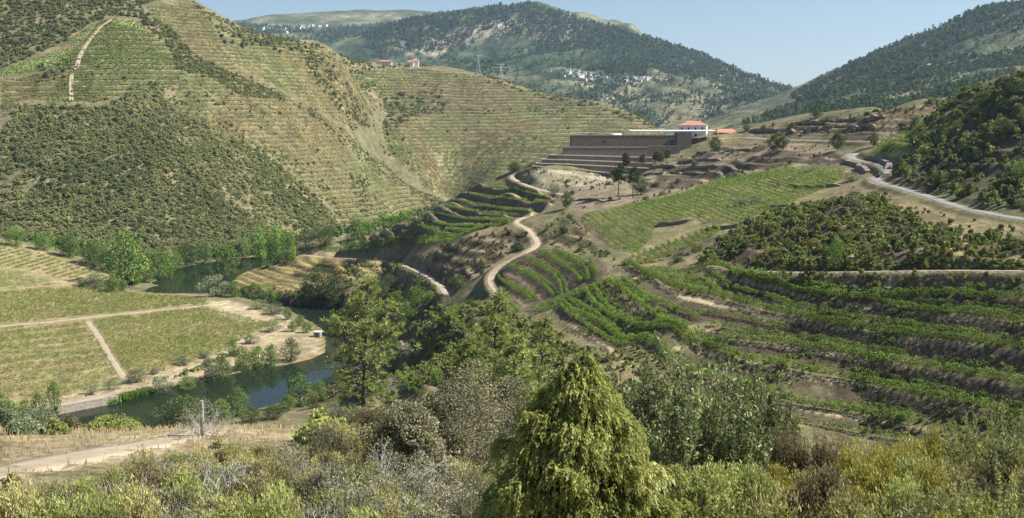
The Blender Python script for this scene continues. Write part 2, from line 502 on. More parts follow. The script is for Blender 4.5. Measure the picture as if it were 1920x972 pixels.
class Layer:
    def __init__(self, xs, ys):
        self.xs, self.ys = xs, ys
        self.X, self.Y = np.meshgrid(xs, ys)      # rows = y
    def h(self, x, y):
        x = np.asarray(x, float); y = np.asarray(y, float)
        i = np.clip(np.searchsorted(self.xs, x) - 1, 0, len(self.xs) - 2)
        j = np.clip(np.searchsorted(self.ys, y) - 1, 0, len(self.ys) - 2)
        u = np.clip((x - self.xs[i]) / (self.xs[i + 1] - self.xs[i]), 0, 1)
        v = np.clip((y - self.ys[j]) / (self.ys[j + 1] - self.ys[j]), 0, 1)
        Z = self.Z
        r = (Z[j, i] * (1 - u) + Z[j, i + 1] * u) * (1 - v) + (Z[j + 1, i] * (1 - u) + Z[j + 1, i + 1] * u) * v
        out = (x < self.xs[0]) | (x > self.xs[-1]) | (y < self.ys[0]) | (y > self.ys[-1])
        return np.where(out, -900.0, r)
    def mesh(self, name, mat, cols, zmin=None):
        ny, nx = self.X.shape
        idx = np.arange(nx * ny).reshape(ny, nx)
        q = np.stack([idx[:-1, :-1], idx[:-1, 1:], idx[1:, 1:], idx[1:, :-1]], -1).reshape(-1, 4)
        V = np.c_[self.X.ravel(), self.Y.ravel(), self.Z.ravel()]
        if zmin is not None:
            keep = (V[q, 2] > zmin).any(1)
            q = q[keep]
            used = np.unique(q); mp = np.full(len(V), -1); mp[used] = np.arange(len(used))
            V = V[used]; q = mp[q]; cols = cols[used]
        return mesh_np(name, V, [q], [mat], cols={'Col': cols}, smooth_f=True)

near = Layer(axis((-620,-330,3.2),(-330,-40,2.0),(-40,185,0.9),(185,470,2.6)),
             axis((-30,20,1.2),(20,110,0.75),(110,170,1.4),(170,490,0.9),(490,880,1.6),(880,1010,4.0)))
nX, nY = near.X, near.Y
nZ = H_G(nX, nY)

def stair(u, r):
    return np.where(u < r, 0.5 * u / r, np.where(u > 1 - r, 0.5 + 0.5 * (u - (1 - r)) / r, 0.5))

near_u = np.full(nX.shape, -1.0)          # place within a terrace step, -1 = no terraces
def terrace(rows, poly, r=0.27, feather=14.0, maxdz=6.0, k=1.0):
    """cut steps that follow the surveyed rows into the slope"""
    global nZ
    pts = []
    for rw in rows:
        t, p3 = row3(rw)
        p3 = np.array(p3)
        for a, b in zip(p3[:-1], p3[1:]):
            n = max(1, int(np.linalg.norm(b - a) / 14))
            for k in range(n):
                q = a + (b - a) * k / n
                pts.append((q[0], q[1], t))
        pts.append((p3[-1][0], p3[-1][1], t))
    T = TPS(pts, lam=0.00005)
    px, py = pix(nX, nY, nZ)
    ins = inpoly(px, py, poly)
    d = seg_dist(px, py, poly, True)
    mask = np.where(ins, smooth(0, feather, d), 0)
    b = mask > 0
    t = T(nX[b], nY[b])
    # gradient of height and step number
    e = 1.0
    x, y = nX[b], nY[b]
    tx = (T(x + e, y) - T(x - e, y)) / 2; ty = (T(x, y + e) - T(x, y - e)) / 2
    hx = (H_G(x + e, y) - H_G(x - e, y)) / 2; hy = (H_G(x, y + e) - H_G(x, y - e)) / 2
    dz = np.clip(-(hx * tx + hy * ty) / (tx * tx + ty * ty + 1e-9), 0.5, maxdz)
    u = (t + 0.58) % 1.0
    nZ[b] += k * mask[b] * dz * (u - stair(u, r))
    near_u[b] = np.where(mask[b] > 0.35, u, near_u[b])
    return T

POLY_SL = [(1300,498),(1335,465),(1400,415),(1480,388),(1570,362),(1640,356),(1700,380),(1800,408),(1920,430),(2000,440),(2000,500),(1600,500),(1410,500)]
POLY_R = [(1150,497),(1215,500),(1300,497),(1345,490),(1400,512),(1500,530),(1600,545),(1700,550),(1920,548),(2100,560),(2100,860),(1800,830),(1500,800),(1300,760),(1150,680),(1060,620),(1030,580),(1075,560),(1110,540)]
POLY_A = [(925,520),(960,488),(985,470),(1020,462),(1070,478),(1120,480),(1140,500),(1135,530),(1100,548),(1060,562),(1010,585),(960,585),(925,570)]
POLY_S = [(640,461),(700,437),(760,415),(830,381),(900,345),(950,350),(1035,362),(1040,385),(1005,402),(970,416),(930,428),(800,452),(700,462)]
POLY_L = [(425,530),(450,510),(500,494),(550,480),(640,482),(770,496),(770,508),(720,520),(620,530),(570,545),(520,552),(440,545)]
terrace(ROWS_R, POLY_R, r=0.25, k=1.15)
terrace(ROWS_A, POLY_A, r=0.26, maxdz=4.5, k=1.35)
terrace(ROWS_S, POLY_S, r=0.24, feather=5, maxdz=3.6, k=1.0)
terrace(ROWS_L, POLY_L, r=0.28, feather=6, maxdz=4, k=1.3)
near_ris = np.zeros(nX.shape)
def near_steps(poly, dz, k, seed, r=0.3, feather=10, warp=2.2, size=34):
    """old abandoned terrace banks: uneven steps by height"""
    global nZ, near_ris
    px, py = pix(nX, nY, nZ)
    m = np.where(inpoly(px, py, poly) & (near_u < 0), smooth(0, feather, seg_dist(px, py, poly, True)), 0)
    patch = smooth(-0.35, 0.05, fbm(nX, nY, 40, 3, seed + 3))
    m = m * patch
    u = ((-nZ + warp * fbm(nX, nY, size, 3, seed)) / dz) % 1.0
    nZ = nZ + m * k * dz * (u - stair(u, r))
    near_ris = np.maximum(near_ris, np.where((u < r * .8) | (u > 1 - r * .9), m, 0))
near_steps([(1075,400),(1180,380),(1260,298),(1345,272),(1400,265),(1570,280),(1592,310),(1480,316),(1340,340),(1200,383),(1085,408)], 3.6, 1.5, 201)
near_steps([(1405,243),(1520,218),(1640,208),(1760,190),(1790,230),(1700,262),(1410,259)], 3.4, 1.5, 205)
near_steps(POLY_SL, 4.0, 1.2, 209)
near_steps([(790,475),(880,443),(960,428),(1000,440),(985,470),(920,505),(880,545),(850,548),(805,505)], 4.2, 0.7, 213)
near_steps([(1020,440),(1065,395),(1090,425),(1130,470),(1170,492),(1100,480),(1040,470)], 3.2, 1.4, 217)
near_steps([(800,560),(860,560),(900,600),(1000,600),(1050,650),(900,700),(800,740),(660,790),(640,740),(760,640)], 4.0, 1.5, 219)
near_steps([(1680,300),(1800,235),(1920,160),(2000,150),(2000,380),(1850,370),(1750,350)], 5.0, 1.2, 223)
# roughness of natural ground
px_, py_ = pix(nX, nY, nZ)
rough = np.where(near_u >= 0, 0.25, 1.0)
PEN_PX = [(-400,900),(-400,430),(0,440),(215,520),(245,546),(400,555),(480,575),(600,620),(612,660),(470,693),(270,733),(100,780)]
flat = inpoly(px_, py_, PEN_PX) & (nY > 380)
rough = np.where(flat, 0.25, rough)
nZ += rough * (0.9 * fbm(nX, nY, 22, 4, 1) + 0.35 * fbm(nX, nY, 5, 3, 2)) * smooth(30, 160, nY)
riser_n = (near_u >= 0) & ((near_u < 0.27) | (near_u > 0.73))
nZ += np.where(riser_n, 0.35, 0.0) * fbm(nX, nY, 3.0, 3, 5)
# river channel
ins = inpoly(nX, nY, RIVER); dr = seg_dist(nX, nY, RIVER, True)
nZ = np.where(ins, np.minimum(nZ, RIV - 0.25 - 2.5 * smooth(0, 12, dr)), np.where((nY > 300) | (nX < -150), np.maximum(nZ, RIV + 0.15 + 0.5 * smooth(0, 8, dr)), nZ))
near.Z = nZ
# ------------------------------------------------------------------ roads and tracks, benched into the slope
def hit(px, py, layers=('near',), y0=25.0, y1=None):
    """where sight lines meet the ground: arrays of points (nan = missed)"""
    px = np.atleast_1d(np.asarray(px, float)); py = np.atleast_1d(np.asarray(py, float))
    a, b = slope_dir(px, py)
    if y1 is None: y1 = max(LAYERS[k].ys[-1] for k in layers)
    res = np.full(px.shape, np.nan); done = np.zeros(px.shape, bool)
    def under(Y):
        g = np.full(px.shape, -905.0)
        for k in layers: g = np.maximum(g, LAYERS[k].h(a * Y, Y))
        return b * Y < g
    Y = np.full(px.shape, float(y0))
    while True:
        Yn = Y + np.maximum(0.5, Y * 0.0022)
        u = under(Yn) & ~done
        if u.any():
            lo = Y.copy(); hi = Yn.copy()
            for _ in range(8):
                mid = (lo + hi) / 2; s = under(mid)
                hi = np.where(s, mid, hi); lo = np.where(s, lo, mid)
            res = np.where(u, hi, res); done |= u
        Y = Yn
        if done.all() or Y.min() > y1: break
    return np.c_[a * res, res, b * res]
LAYERS = {'near': near}
def densify(pl, n=12):
    """Catmull-Rom through 2D/3D points"""
    p = np.asarray(pl, float)
    p = np.vstack([2 * p[0] - p[1], p, 2 * p[-1] - p[-2]])
    out = []
    for i in range(1, len(p) - 2):
        t = (np.arange(n) / n)[:, None]
        a, b, c, d = p[i - 1], p[i], p[i + 1], p[i + 2]
        out.append(0.5 * (2 * b + (c - a) * t + (2 * a - 5 * b + 4 * c - d) * t ** 2 + (3 * b - a - 3 * c + d) * t ** 3))
    return np.vstack(out + [p[-2:-1]])
def resample(p, step):
    p = np.asarray(p, float)
    L = np.r_[0, np.cumsum(np.linalg.norm(np.diff(p, axis=0), axis=1))]
    n = max(2, int(L[-1] / step) + 1)
    s = np.linspace(0, L[-1], n)
    return np.c_[tuple(np.interp(s, L, p[:, k]) for k in range(p.shape[1]))]
PATHS = [  # name, material, width, nearest distance, traced line
 ('dirt_track', 'path', 2.8, 150, [(1340,500),(1407,508),(1480,511),(1580,511),(1680,509),(1780,508),(1920,509),(2000,509)]),
 ('dirt_track', 'path', 2.9, 350, [(1058,366),(1020,358),(985,347),(960,334),(962,326),(985,318),(1003,313)]),
 ('dirt_track', 'path', 2.9, 300, [(996,405),(978,410),(966,417),(976,424),(990,432),(1001,446),(1006,460),(985,474),(955,488),(928,506),(919,522),(923,538),(934,552)]),
 ('dirt_track', 'path', 3.4, 300, [(566,478),(600,482),(650,485),(700,487),(745,495),(780,508),(808,522),(828,540),(838,556)]),
 ('road', 'asphalt', 4.0, 250, [(1600,288),(1592,294),(1606,301),(1640,306),(1664,316),(1662,326),(1640,333),(1650,343),(1700,357),(1748,372),(1800,389),(1860,402),(1920,412),(1990,420)]),
 ('road', 'path', 4.0, 450, [(1340,261),(1390,258),(1440,261),(1500,263),(1560,265),(1640,266),(1700,268)]),
 ('dirt_track', 'path', 3.6, 380, [(-40,617),(0,612),(90,604),(200,592),(300,582),(388,573),(396,566)]),
 ('dirt_track', 'path', 4.0, 380, [(-30,543),(40,535),(100,529),(138,530)]),
 ('dirt_track', 'path', 3.0, 380, [(163,604),(180,627),(200,660),(218,690),(232,710)]),
 ('dirt_track', 'path', 2.9, 350, [(40,772),(100,761),(160,749),(220,737),(272,725),(310,712)]),
 ('dirt_track', 'path', 2.9, 350, [(310,712),(350,692),(400,672),(440,650),(490,632),(525,618),(541,604),(532,596),(515,590)]),
 ('dirt_track', 'path', 2.6, 35, [(-200,935),(-60,905),(0,889),(60,877),(130,862),(200,850),(270,838),(330,823),(380,812)]),
 ('dirt_track', 'path', 3.0, 300, [(755,640),(764,652),(772,664)]),
]
PATHL = []
path_w = np.zeros(nX.shape)
for nm_, mt_, w_, y0_, pl_ in PATHS:
    q = densify(pl_, 10)
    w3 = hit(q[:, 0], q[:, 1], y0=y0_)
    w3 = w3[~np.isnan(w3[:, 0])]
    w3 = resample(w3, 2.0)
    for _ in range(4):
        w3[1:-1] = 0.25 * w3[:-2] + 0.5 * w3[1:-1] + 0.25 * w3[2:]
    PATHL.append((nm_, mt_, w_, w3))
    x0, x1, yy0, yy1 = w3[:, 0].min() - 9, w3[:, 0].max() + 9, w3[:, 1].min() - 9, w3[:, 1].max() + 9
    j0, j1 = np.searchsorted(near.ys, (yy0, yy1)); i0, i1 = np.searchsorted(near.xs, (x0, x1))
    sub = (slice(j0, j1), slice(i0, i1))
    gx_, gy_ = nX[sub], nY[sub]
    best = np.full(gx_.shape, 1e9); hh = np.zeros(gx_.shape)
    for k in range(len(w3)):
        d2 = (gx_ - w3[k, 0]) ** 2 + (gy_ - w3[k, 1]) ** 2
        cl = d2 < best
        best = np.where(cl, d2, best); hh = np.where(cl, w3[k, 2], hh)
    wt = 1 - smooth(w_ * 0.5 + 0.7, w_ * 0.5 + 3.5, np.sqrt(best))
    nZ[sub] = nZ[sub] * (1 - wt) + hh * wt
    path_w[sub] = np.maximum(path_w[sub], 1 - smooth(w_ * 0.42, w_ * 0.5 + 1.1, np.sqrt(best) + .5 * fbm(gx_, gy_, 4, 2, 301)))
near.Z = nZ

# ------------------------------------------------------------------ hills
HB = []
for q in ((240,533,750),(330,503,850),(400,488,895),(560,465,990),(650,437,1105),(760,408,1290),(840,387,1440),(100,500,815),
  (0,400,925),(0,300,1010),(0,200,1095),(0,100,1190),(0,0,1290),(0,-60,1370),
  (200,480,850),(200,400,930),(200,300,1020),(200,200,1110),(200,100,1200),(200,30,1270),(300,0,1330),(350,-4,1380),
  (400,400,985),(400,300,1075),(400,200,1165),(400,100,1270),(415,45,1345),(440,50,1385),(500,70,1410),
  (550,440,1050),(550,400,1085),(550,300,1180),(550,200,1285),(555,130,1370),(600,87,1440),(640,112,1470),
  (640,400,1165),(640,330,1255),(640,280,1305),(640,238,1345),(700,300,1390),(700,350,1310),(750,340,1400),(750,370,1350),(820,372,1450),(600,170,1380),(600,240,1300),
  (-150,400,915),(-150,200,1080),(-150,0,1280),(-150,-80,1400)):
    HB.append(P(*q))
for q in ((0,-60,1370),(350,-4,1380),(440,50,1385),(500,70,1410),(600,87,1440),(640,112,1470),(640,238,1345),(700,300,1390),(750,340,1400),(840,387,1440)):
    x, y, z = P(*q)
    HB.append((x + 40, y + 110, z - 50)); HB.append((x + 70, y + 260, z - 130))
HB += [(-900,1000,40),(-900,1400,260),(-900,800,-40),(-900,650,-112),(-500,720,-112),(-320,700,-112),(150,1400,-112),(0,1250,-112),(-150,950,-112),(-60,1050,-112),(-900,1700,200),(-250,1750,-20)]
H_L2 = TPS(HB, lam=0.0005)
l2 = Layer(axis((-900,-700,6),(-700,150,2.0)), axis((660,1500,2.0),(1500,1760,6)))
l2.Z = H_L2(l2.X, l2.Y)

H3 = []
for q in ((840,372,1500),(760,320,1480),(700,240,1520),(655,222,1540),(600,130,1640),(640,106,1750),(700,122,1850),(780,124,1900),(900,139,1880),(960,155,1830),(1040,180,1780),(1150,196,1740),(1210,226,1700),(1240,247,1690),
  (900,340,1480),(900,260,1580),(900,200,1700),(800,300,1510),(800,200,1690),(1000,320,1500),(1000,260,1570),(1000,200,1720),(1100,240,1640),(1060,300,1520),(1180,255,1600),(700,180,1700),(950,350,1440),(1150,300,1500)):
    H3.append(P(*q))
for q in ((640,106,1750),(700,122,1850),(780,124,1900),(900,139,1880),(1040,180,1780),(1150,196,1740),(1240,247,1690)):
    x, y, z = P(*q)
    H3.append((x + 20, y + 110, z - 22)); H3.append((x + 50, y + 260, z - 90))
H3 += [(-420,1450,-60),(0,1380,-112),(200,1380,-112),(330,1500,-112),(340,1700,-80),(-420,1800,130),(-420,2150,110)]
H_L3 = TPS(H3, lam=0.0005)
l3 = Layer(axis((-460,360,2.4)), axis((1370,1900,2.4),(1900,2160,6)))
l3.Z = H_L3(l3.X, l3.Y)
CUT2 = [(330,165),(300,215),(420,250),(500,290),(570,345),(630,400),(640,430),(760,410),(850,388),(800,340),(700,290),(640,235),(560,185),(440,125),(420,60),(360,0),(270,10),(300,70),(330,110)]
CUT3 = [(590,140),(690,128),(800,126),(900,140),(1000,170),(1100,190),(1200,215),(1250,245),(1260,320),(1000,345),(900,380),(820,370),(760,320),(700,260),(600,180)]
TER2 = [(40,190),(0,230),(0,150),(100,130),(190,35),(290,60),(350,130),(330,165),(180,195)]

def hill_steps(L, poly, dz, r, seed, amp=0.8):
    px, py = pix(L.X, L.Y, L.Z)
    ins = inpoly(px, py, poly)
    m = np.where(ins, smooth(0, 10, seg_dist(px, py, poly, True)), 0)
    t = (-L.Z + 5.0 * fbm(L.X, L.Y, 150, 3, seed)) / dz
    u = t % 1.0
    L.Z = L.Z + m * amp * dz * (u - stair(u, r))
    return np.where(m > 0.3, u, -1.0)
def natural(L, size, amp, seed):
    L.Z = L.Z + amp * fbm(L.X, L.Y, size, 5, seed)
natural(l2, 90, 4.0, 11); natural(l3, 110, 3.5, 12)
u2 = hill_steps(l2, CUT2, 4.6, 0.30, 21)
CUT2B = [(430,55),(520,73),(600,88),(650,113),(690,150),(700,240),(645,238),(560,188),(470,142),(425,112)]
u2c = hill_steps(l2, CUT2B, 4.6, 0.30, 24)
u2b = hill_steps(l2, TER2, 5.5, 0.30, 23)
u2 = np.maximum(np.maximum(u2, u2b), u2c)
u3 = hill_steps(l3, CUT3, 5.0, 0.30, 22)
l2.Z = np.maximum(l2.Z, -114); l3.Z = np.maximum(l3.Z, -114)

# far mountains
def far_layer(pts, back, extra, xs, ys, amps, lam=0.0005):
    A = [P(*q) for q in pts]
    for q in back:
        x, y, z = P(*q)
        A.append((x * 1.05, y + 500, z - 90)); A.append((x * 1.15, y + 1200, z - 330))
    A += extra
    T = TPS(A, lam=lam, scale=600.0)
    L = Layer(xs, ys)
    L.Z = T(L.X, L.Y)
    for size, amp, seed in amps:
        n = fbm(L.X, L.Y, size, 5, seed)
        L.Z = L.Z + amp * (n if seed % 2 else -np.abs(n) * 1.6 + 0.4)
    return L
ridge4 = [(700,62,4650),(770,48,4700),(850,33,4700),(920,24,4650),(985,13,4600),(1050,20,4560),(1090,38,4500),(1120,47,4480),(1180,60,4400),(1230,80,4320),(1290,96,4220),(1350,119,4120),(1420,147,4020),(1478,174,3920)]
l4 = far_layer(ridge4 + [(1050,60,4400),(985,60,4450),(985,110,4100),(900,60,4500),(900,120,3900),(800,80,4450),(800,120,4100),(700,100,4300),(640,100,4350),(1100,90,4150),(1100,135,3650),(1200,120,3850),(1200,150,3450),(1300,150,3700),(1300,200,3100),(1200,200,3000),(1100,180,3150),(1400,190,3400),(1440,205,3100),(1000,150,3500),(1250,235,2700),(1400,232,2700)],
   ridge4[1:], [(-900,4000,180),(-1000,4900,250),(1500,4200,-60),(1500,3200,-90),(600,2500,-100),(0,2900,-20),(-600,3300,60),(1600,2600,-100)],
   axis((-1100,1500,13)), axis((2500,4900,13)), ((500,60,32),(180,26,34),(90,9,33)))
ridge5 = [(430,42,6700),(480,36,6800),(540,33,6900),(600,30,6800),(640,26,6700),(700,28,6800),(760,31,6900),(850,29,7000),(900,30,7000)]
l5 = far_layer(ridge5 + [(480,50,6200),(530,62,5700),(560,75,5300),(600,60,5900),(640,85,5200),(680,60,5900),(700,95,5000),(760,50,6200),(420,90,5200),(800,60,5800)],
   ridge5, [(-2400,6000,380),(-1000,4700,150),(-2000,5000,200),(200,6500,350),(-400,4700,120)], axis((-2300,300,22)), axis((4600,8000,22)), ((700,35,35),(220,16,37)))
ridge6 = [(2000,0,2650),(1920,8,2650),(1860,10,2680),(1780,34,2720),(1700,74,2760),(1640,104,2800),(1600,127,2840),(1560,148,2880),(1500,172,2950)]
l6 = far_layer(ridge6 + [(1900,60,2350),(1800,90,2350),(1700,130,2350),(1600,165,2350),(1540,185,2400),(1920,130,1850),(1800,150,1850),(1700,170,1850),(1600,190,1850),(1500,205,2000),(1440,215,2150),(1390,226,2250),(1420,225,2000),(1600,220,1500),(1750,200,1400),(1500,230,1600),(1900,180,1350)],
   ridge6, [(200,1500,-60),(150,2200,-60),(250,3200,-60),(1700,2000,250),(1700,2800,320),(520,1150,-15),(1000,1300,70)], axis((180,1750,9)), axis((1150,3300,9)), ((380,30,42),(140,14,44),(70,6,43)))
ridge7 = [(1440,190,7000),(1480,172,7000),(1530,158,7000),(1580,140,7000),(1620,122,7000),(1670,118,7000)]
l7 = far_layer(ridge7 + [(1500,200,6000),(1600,190,6000),(1440,215,6200)], ridge7, [(900,6500,0),(1300,5600,-50),(2600,5600,0),(2900,6800,150)], axis((900,3000,40)), axis((5500,8300,40)), ((400,20,45),))
LAYERS = {'near': near, 'l2': l2, 'l3': l3, 'l4': l4, 'l5': l5, 'l6': l6, 'l7': l7}
# ------------------------------------------------------------------ ground colours (what lies or grows on each patch)
SOIL = np.array((0.235, 0.186, 0.108)); PALE = np.array((0.33, 0.268, 0.17)); RISER = np.array((0.072, 0.055, 0.037))
SCRUBG = np.array((0.125, 0.115, 0.060)); GRASSD = np.array((0.24, 0.195, 0.115)); GREENG = np.array((0.12, 0.15, 0.04))
BANK = np.array((0.17, 0.135, 0.095))
def mixc(c, col, w):
    return c * (1 - w[..., None]) + np.asarray(col) * w[..., None]

px, py = pix(nX, nY, nZ)
nz1 = fbm(nX, nY, 30, 4, 51) ; nz2 = fbm(nX, nY, 9, 3, 52)
c = np.broadcast_to(SCRUBG, nX.shape + (3,)).copy()
c = mixc(c, SOIL * 0.8, smooth(-0.1, 0.5, nz1 + 0.4 * nz2))
def region(poly, col, w=1.0, noise=None, ymin=0, ymax=2000, ft=4.0):
    global c
    m = inpoly(px, py, poly) & (nY > ymin) & (nY < ymax)
    ww = np.where(m, w * smooth(0, ft, seg_dist(px, py, poly, True)), 0.0)
    if noise is not None: ww = ww * noise
    c = mixc(c, col, ww)
# foreground slope
fg = (nY < 140)
c = np.where(fg[..., None], mixc(c, GRASSD * 0.75, np.clip(0.5 + 0.6 * nz2, 0, 1)), c)
region([(0,790),(300,770),(700,780),(700,815),(430,835),(300,850),(0,905)], GRASSD, 1.0, None, 35, 130)
# peninsula
c = mixc(c, SOIL * np.array((0.95, 0.95, 0.9)), np.where(flat, 1.0, 0))
c = mixc(c, GREENG, np.where(flat, 0.45 * smooth(-0.2, 0.4, nz2), 0))
region([(395,565),(430,562),(470,575),(515,598),(480,612),(395,590),(385,580)], PALE, 1.0, None, 500)
region([(0,770),(60,750),(230,720),(330,690),(400,665),(440,640),(500,612),(540,600),(600,625),(600,665),(470,690),(270,733),(100,780)], PALE * 0.95, 0.8, 0.6 + 0.4 * smooth(-0.2, 0.3, nz2), 380)
# mid plot, spur, winery slope
region([(1085,408),(1200,380),(1350,335),(1480,312),(1590,318),(1570,365),(1430,405),(1350,445),(1210,490),(1150,468),(1120,440)], (0.19, 0.165, 0.082), 1.0, None, 350, 560)
region([(965,325),(1010,315),(1220,330),(1220,345),(1050,365),(985,345)], np.array((0.30, 0.265, 0.19)), 1.0, 0.5 + 0.5 * smooth(-0.3, 0.3, nz2), 500)
region([(1040,365),(1250,300),(1400,265),(1560,268),(1600,300),(1480,315),(1330,345),(1180,385),(1080,405)], np.array((0.20, 0.16, 0.11)), 0.95, 0.6 + 0.4 * smooth(-0.3, 0.3, nz2), 450)
region([(1400,240),(1700,205),(1700,270),(1400,262)], np.array((0.19, 0.155, 0.10)), 0.9, 0.5 + 0.5 * smooth(-0.3, 0.3, nz2), 450)
region([(1650,262),(1800,225),(1820,245),(1700,295),(1640,300)], (0.20, 0.24, 0.07), 0.9, None, 400)
region([(1340,515),(1400,512),(1600,512),(1920,512),(1920,550),(1700,548),(1600,550),(1430,530)], BANK, 0.95, None, 200, 330)
region([(1290,500),(1330,468),(1400,418),(1480,385),(1560,360),(1640,350),(1700,372),(1800,402),(1920,424),(2000,440),(2000,503),(1600,502),(1410,503)], np.array((0.18, 0.145, 0.08)), 0.85, None, 200, 470)
region([(1670,330),(1690,290),(1720,262),(1800,235),(1850,200),(1930,140),(2000,140),(2000,410),(1850,385),(1760,362),(1700,345)], np.array((0.10, 0.09, 0.05)), 0.9, None, 250, 620)
region([(780,470),(900,460),(960,480),(900,520),(860,540),(800,500)], np.array((0.24, 0.19, 0.11)), 0.9, 0.6 + 0.4 * smooth(-0.3, 0.3, nz2), 350, 700)
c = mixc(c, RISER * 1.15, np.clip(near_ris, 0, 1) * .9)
# terrace steps: soil benches, stony risers with their shade darkened into the colour
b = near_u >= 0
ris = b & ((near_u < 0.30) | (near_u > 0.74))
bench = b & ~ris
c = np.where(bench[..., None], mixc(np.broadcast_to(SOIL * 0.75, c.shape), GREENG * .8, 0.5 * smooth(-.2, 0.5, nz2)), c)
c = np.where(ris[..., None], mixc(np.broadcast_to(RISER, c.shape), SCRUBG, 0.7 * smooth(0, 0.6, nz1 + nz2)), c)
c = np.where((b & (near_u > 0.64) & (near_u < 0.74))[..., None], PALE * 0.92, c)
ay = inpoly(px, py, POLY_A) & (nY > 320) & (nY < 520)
c = mixc(c, RISER * 1.25, np.where(ay, .6, 0.0))  # S-curved terraces: ground colour darkened to stand in for shade on the risers
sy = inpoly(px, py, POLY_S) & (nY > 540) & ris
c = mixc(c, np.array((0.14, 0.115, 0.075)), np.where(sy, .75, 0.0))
# low terraces on the river bend: dry, orange grass on the benches
lt = inpoly(px, py, POLY_L) & b & (nY > 600)
c = np.where((lt & (near_u > 0.12) & (near_u < 0.85))[..., None], mixc(np.broadcast_to(np.array((0.27, 0.19, 0.09)), c.shape), GREENG, 0.5 * smooth(0, 0.5, nz1)), c)
c = mixc(c, np.array((0.30, 0.245, 0.165)), path_w * .9)
# river bed and wet margin
c = np.where((nZ < RIV + 0.05)[..., None], np.array((0.05, 0.05, 0.03)), c)
NEARCOL = c.reshape(-1, 3)
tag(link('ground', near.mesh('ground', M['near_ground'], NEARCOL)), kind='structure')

def hill_colors(L, u, seed, polys):
    px, py = pix(L.X, L.Y, L.Z)
    n1 = fbm(L.X, L.Y, 60, 4, seed); n2 = fbm(L.X, L.Y, 16, 3, seed + 1)
    c = np.broadcast_to(SCRUBG, L.X.shape + (3,)).copy()
    c = mixc(c, SOIL * 0.75, smooth(0.1, 0.6, n1 + 0.5 * n2))
    for poly, col, w in polys:
        m = inpoly(px, py, poly)
        c = mixc(c, col, np.where(m, w * smooth(0, 5, seg_dist(px, py, poly, True)) * (0.7 + 0.3 * smooth(-0.3, 0.3, n2)), 0))
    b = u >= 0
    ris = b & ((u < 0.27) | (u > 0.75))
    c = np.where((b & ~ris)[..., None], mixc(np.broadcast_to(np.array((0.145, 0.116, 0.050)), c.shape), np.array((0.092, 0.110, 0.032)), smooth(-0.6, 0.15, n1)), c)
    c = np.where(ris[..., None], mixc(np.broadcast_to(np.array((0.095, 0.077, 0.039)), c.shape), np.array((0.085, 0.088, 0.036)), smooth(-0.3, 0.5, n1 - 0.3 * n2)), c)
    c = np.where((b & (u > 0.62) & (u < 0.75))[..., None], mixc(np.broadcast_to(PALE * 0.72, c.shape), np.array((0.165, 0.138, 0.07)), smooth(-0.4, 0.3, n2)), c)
    return c.reshape(-1, 3)
GREENV = np.array((0.14, 0.19, 0.05))
L2G = [([(85,185),(130,140),(180,140),(165,190),(90,195)], GREENV, 1.0), ([(150,110),(160,90),(290,90),(350,130),(180,132)], GREENV, 0.8),
       ([(170,60),(290,60),(285,88),(160,88)], GREENV, 0.9), ([(150,60),(205,35),(260,40),(280,58),(165,58)], GREENV, 0.8), ([(0,130),(150,85),(145,105),(100,130),(0,145)], GREENV, 0.9),
       ([(120,80),(165,55),(170,70),(140,85)], GREENV, 0.7), ([(120,135),(140,110),(350,128),(340,150),(290,165),(180,175),(180,135)], SOIL, 0.6)]
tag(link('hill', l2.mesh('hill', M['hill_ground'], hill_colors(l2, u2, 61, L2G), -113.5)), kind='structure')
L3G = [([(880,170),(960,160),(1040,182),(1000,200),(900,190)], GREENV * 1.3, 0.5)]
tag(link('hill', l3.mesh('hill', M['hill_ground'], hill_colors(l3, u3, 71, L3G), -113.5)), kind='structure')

def far_colors(L, seed, base, spots):
    px, py = pix(L.X, L.Y, L.Z)
    n1 = fbm(L.X, L.Y, 500, 5, seed); n2 = fbm(L.X, L.Y, 90, 4, seed + 1)
    c = mixc(np.broadcast_to(np.array(base), L.X.shape + (3,)).copy(), (0.115, 0.12, 0.065), smooth(0.0, 0.5, n1 + 0.5 * n2))
    for poly, col, w in spots:
        m = inpoly(px, py, poly)
        c = mixc(c, col, np.where(m, w * smooth(0, 8, seg_dist(px, py, poly, True)) * smooth(-0.45, 0.25, n2 + 0.5 * n1), 0))
    return c.reshape(-1, 3)
FOREST = (0.038, 0.058, 0.028); ROCK = (0.27, 0.225, 0.18)
tag(link('mountain', l4.mesh('mountain', M['far_ground'], far_colors(l4, 81, FOREST,
    [([(680,100),(760,75),(800,95),(740,118),(690,118)], ROCK, 0.9), ([(750,105),(830,60),(930,35),(1000,40),(960,60),(870,85),(800,118)], ROCK, 0.8), ([(960,40),(1090,45),(1100,60),(1000,70)], ROCK, 0.5),
     ([(1030,60),(1080,50),(1090,75),(1050,85)], ROCK, 0.8), ([(940,72),(1010,70),(1030,85),(960,90)], ROCK, 0.5), ([(980,120),(1080,120),(1250,150),(1400,200),(1400,240),(1100,240),(900,130)], (0.17, 0.155, 0.09), 0.85)]), -111)), kind='structure')
tag(link('mountain', l5.mesh('mountain', M['far_ground'], far_colors(l5, 83, (0.07, 0.085, 0.04), [([(400,20),(900,20),(900,45),(700,48),(560,50),(430,60)], (0.17, 0.16, 0.10), 0.8), ([(600,55),(700,60),(680,75),(620,75)], ROCK, 0.6)]), -111)), kind='structure')
tag(link('mountain', l6.mesh('mountain', M['far_ground'], far_colors(l6, 85, (0.05, 0.066, 0.032), [([(1380,240),(1500,195),(1700,160),(1920,115),(1920,220),(1600,230)], (0.125, 0.125, 0.065), 0.85), ([(1830,40),(1920,15),(1920,60),(1850,60)], ROCK, 0.6)]), -111)), kind='structure')
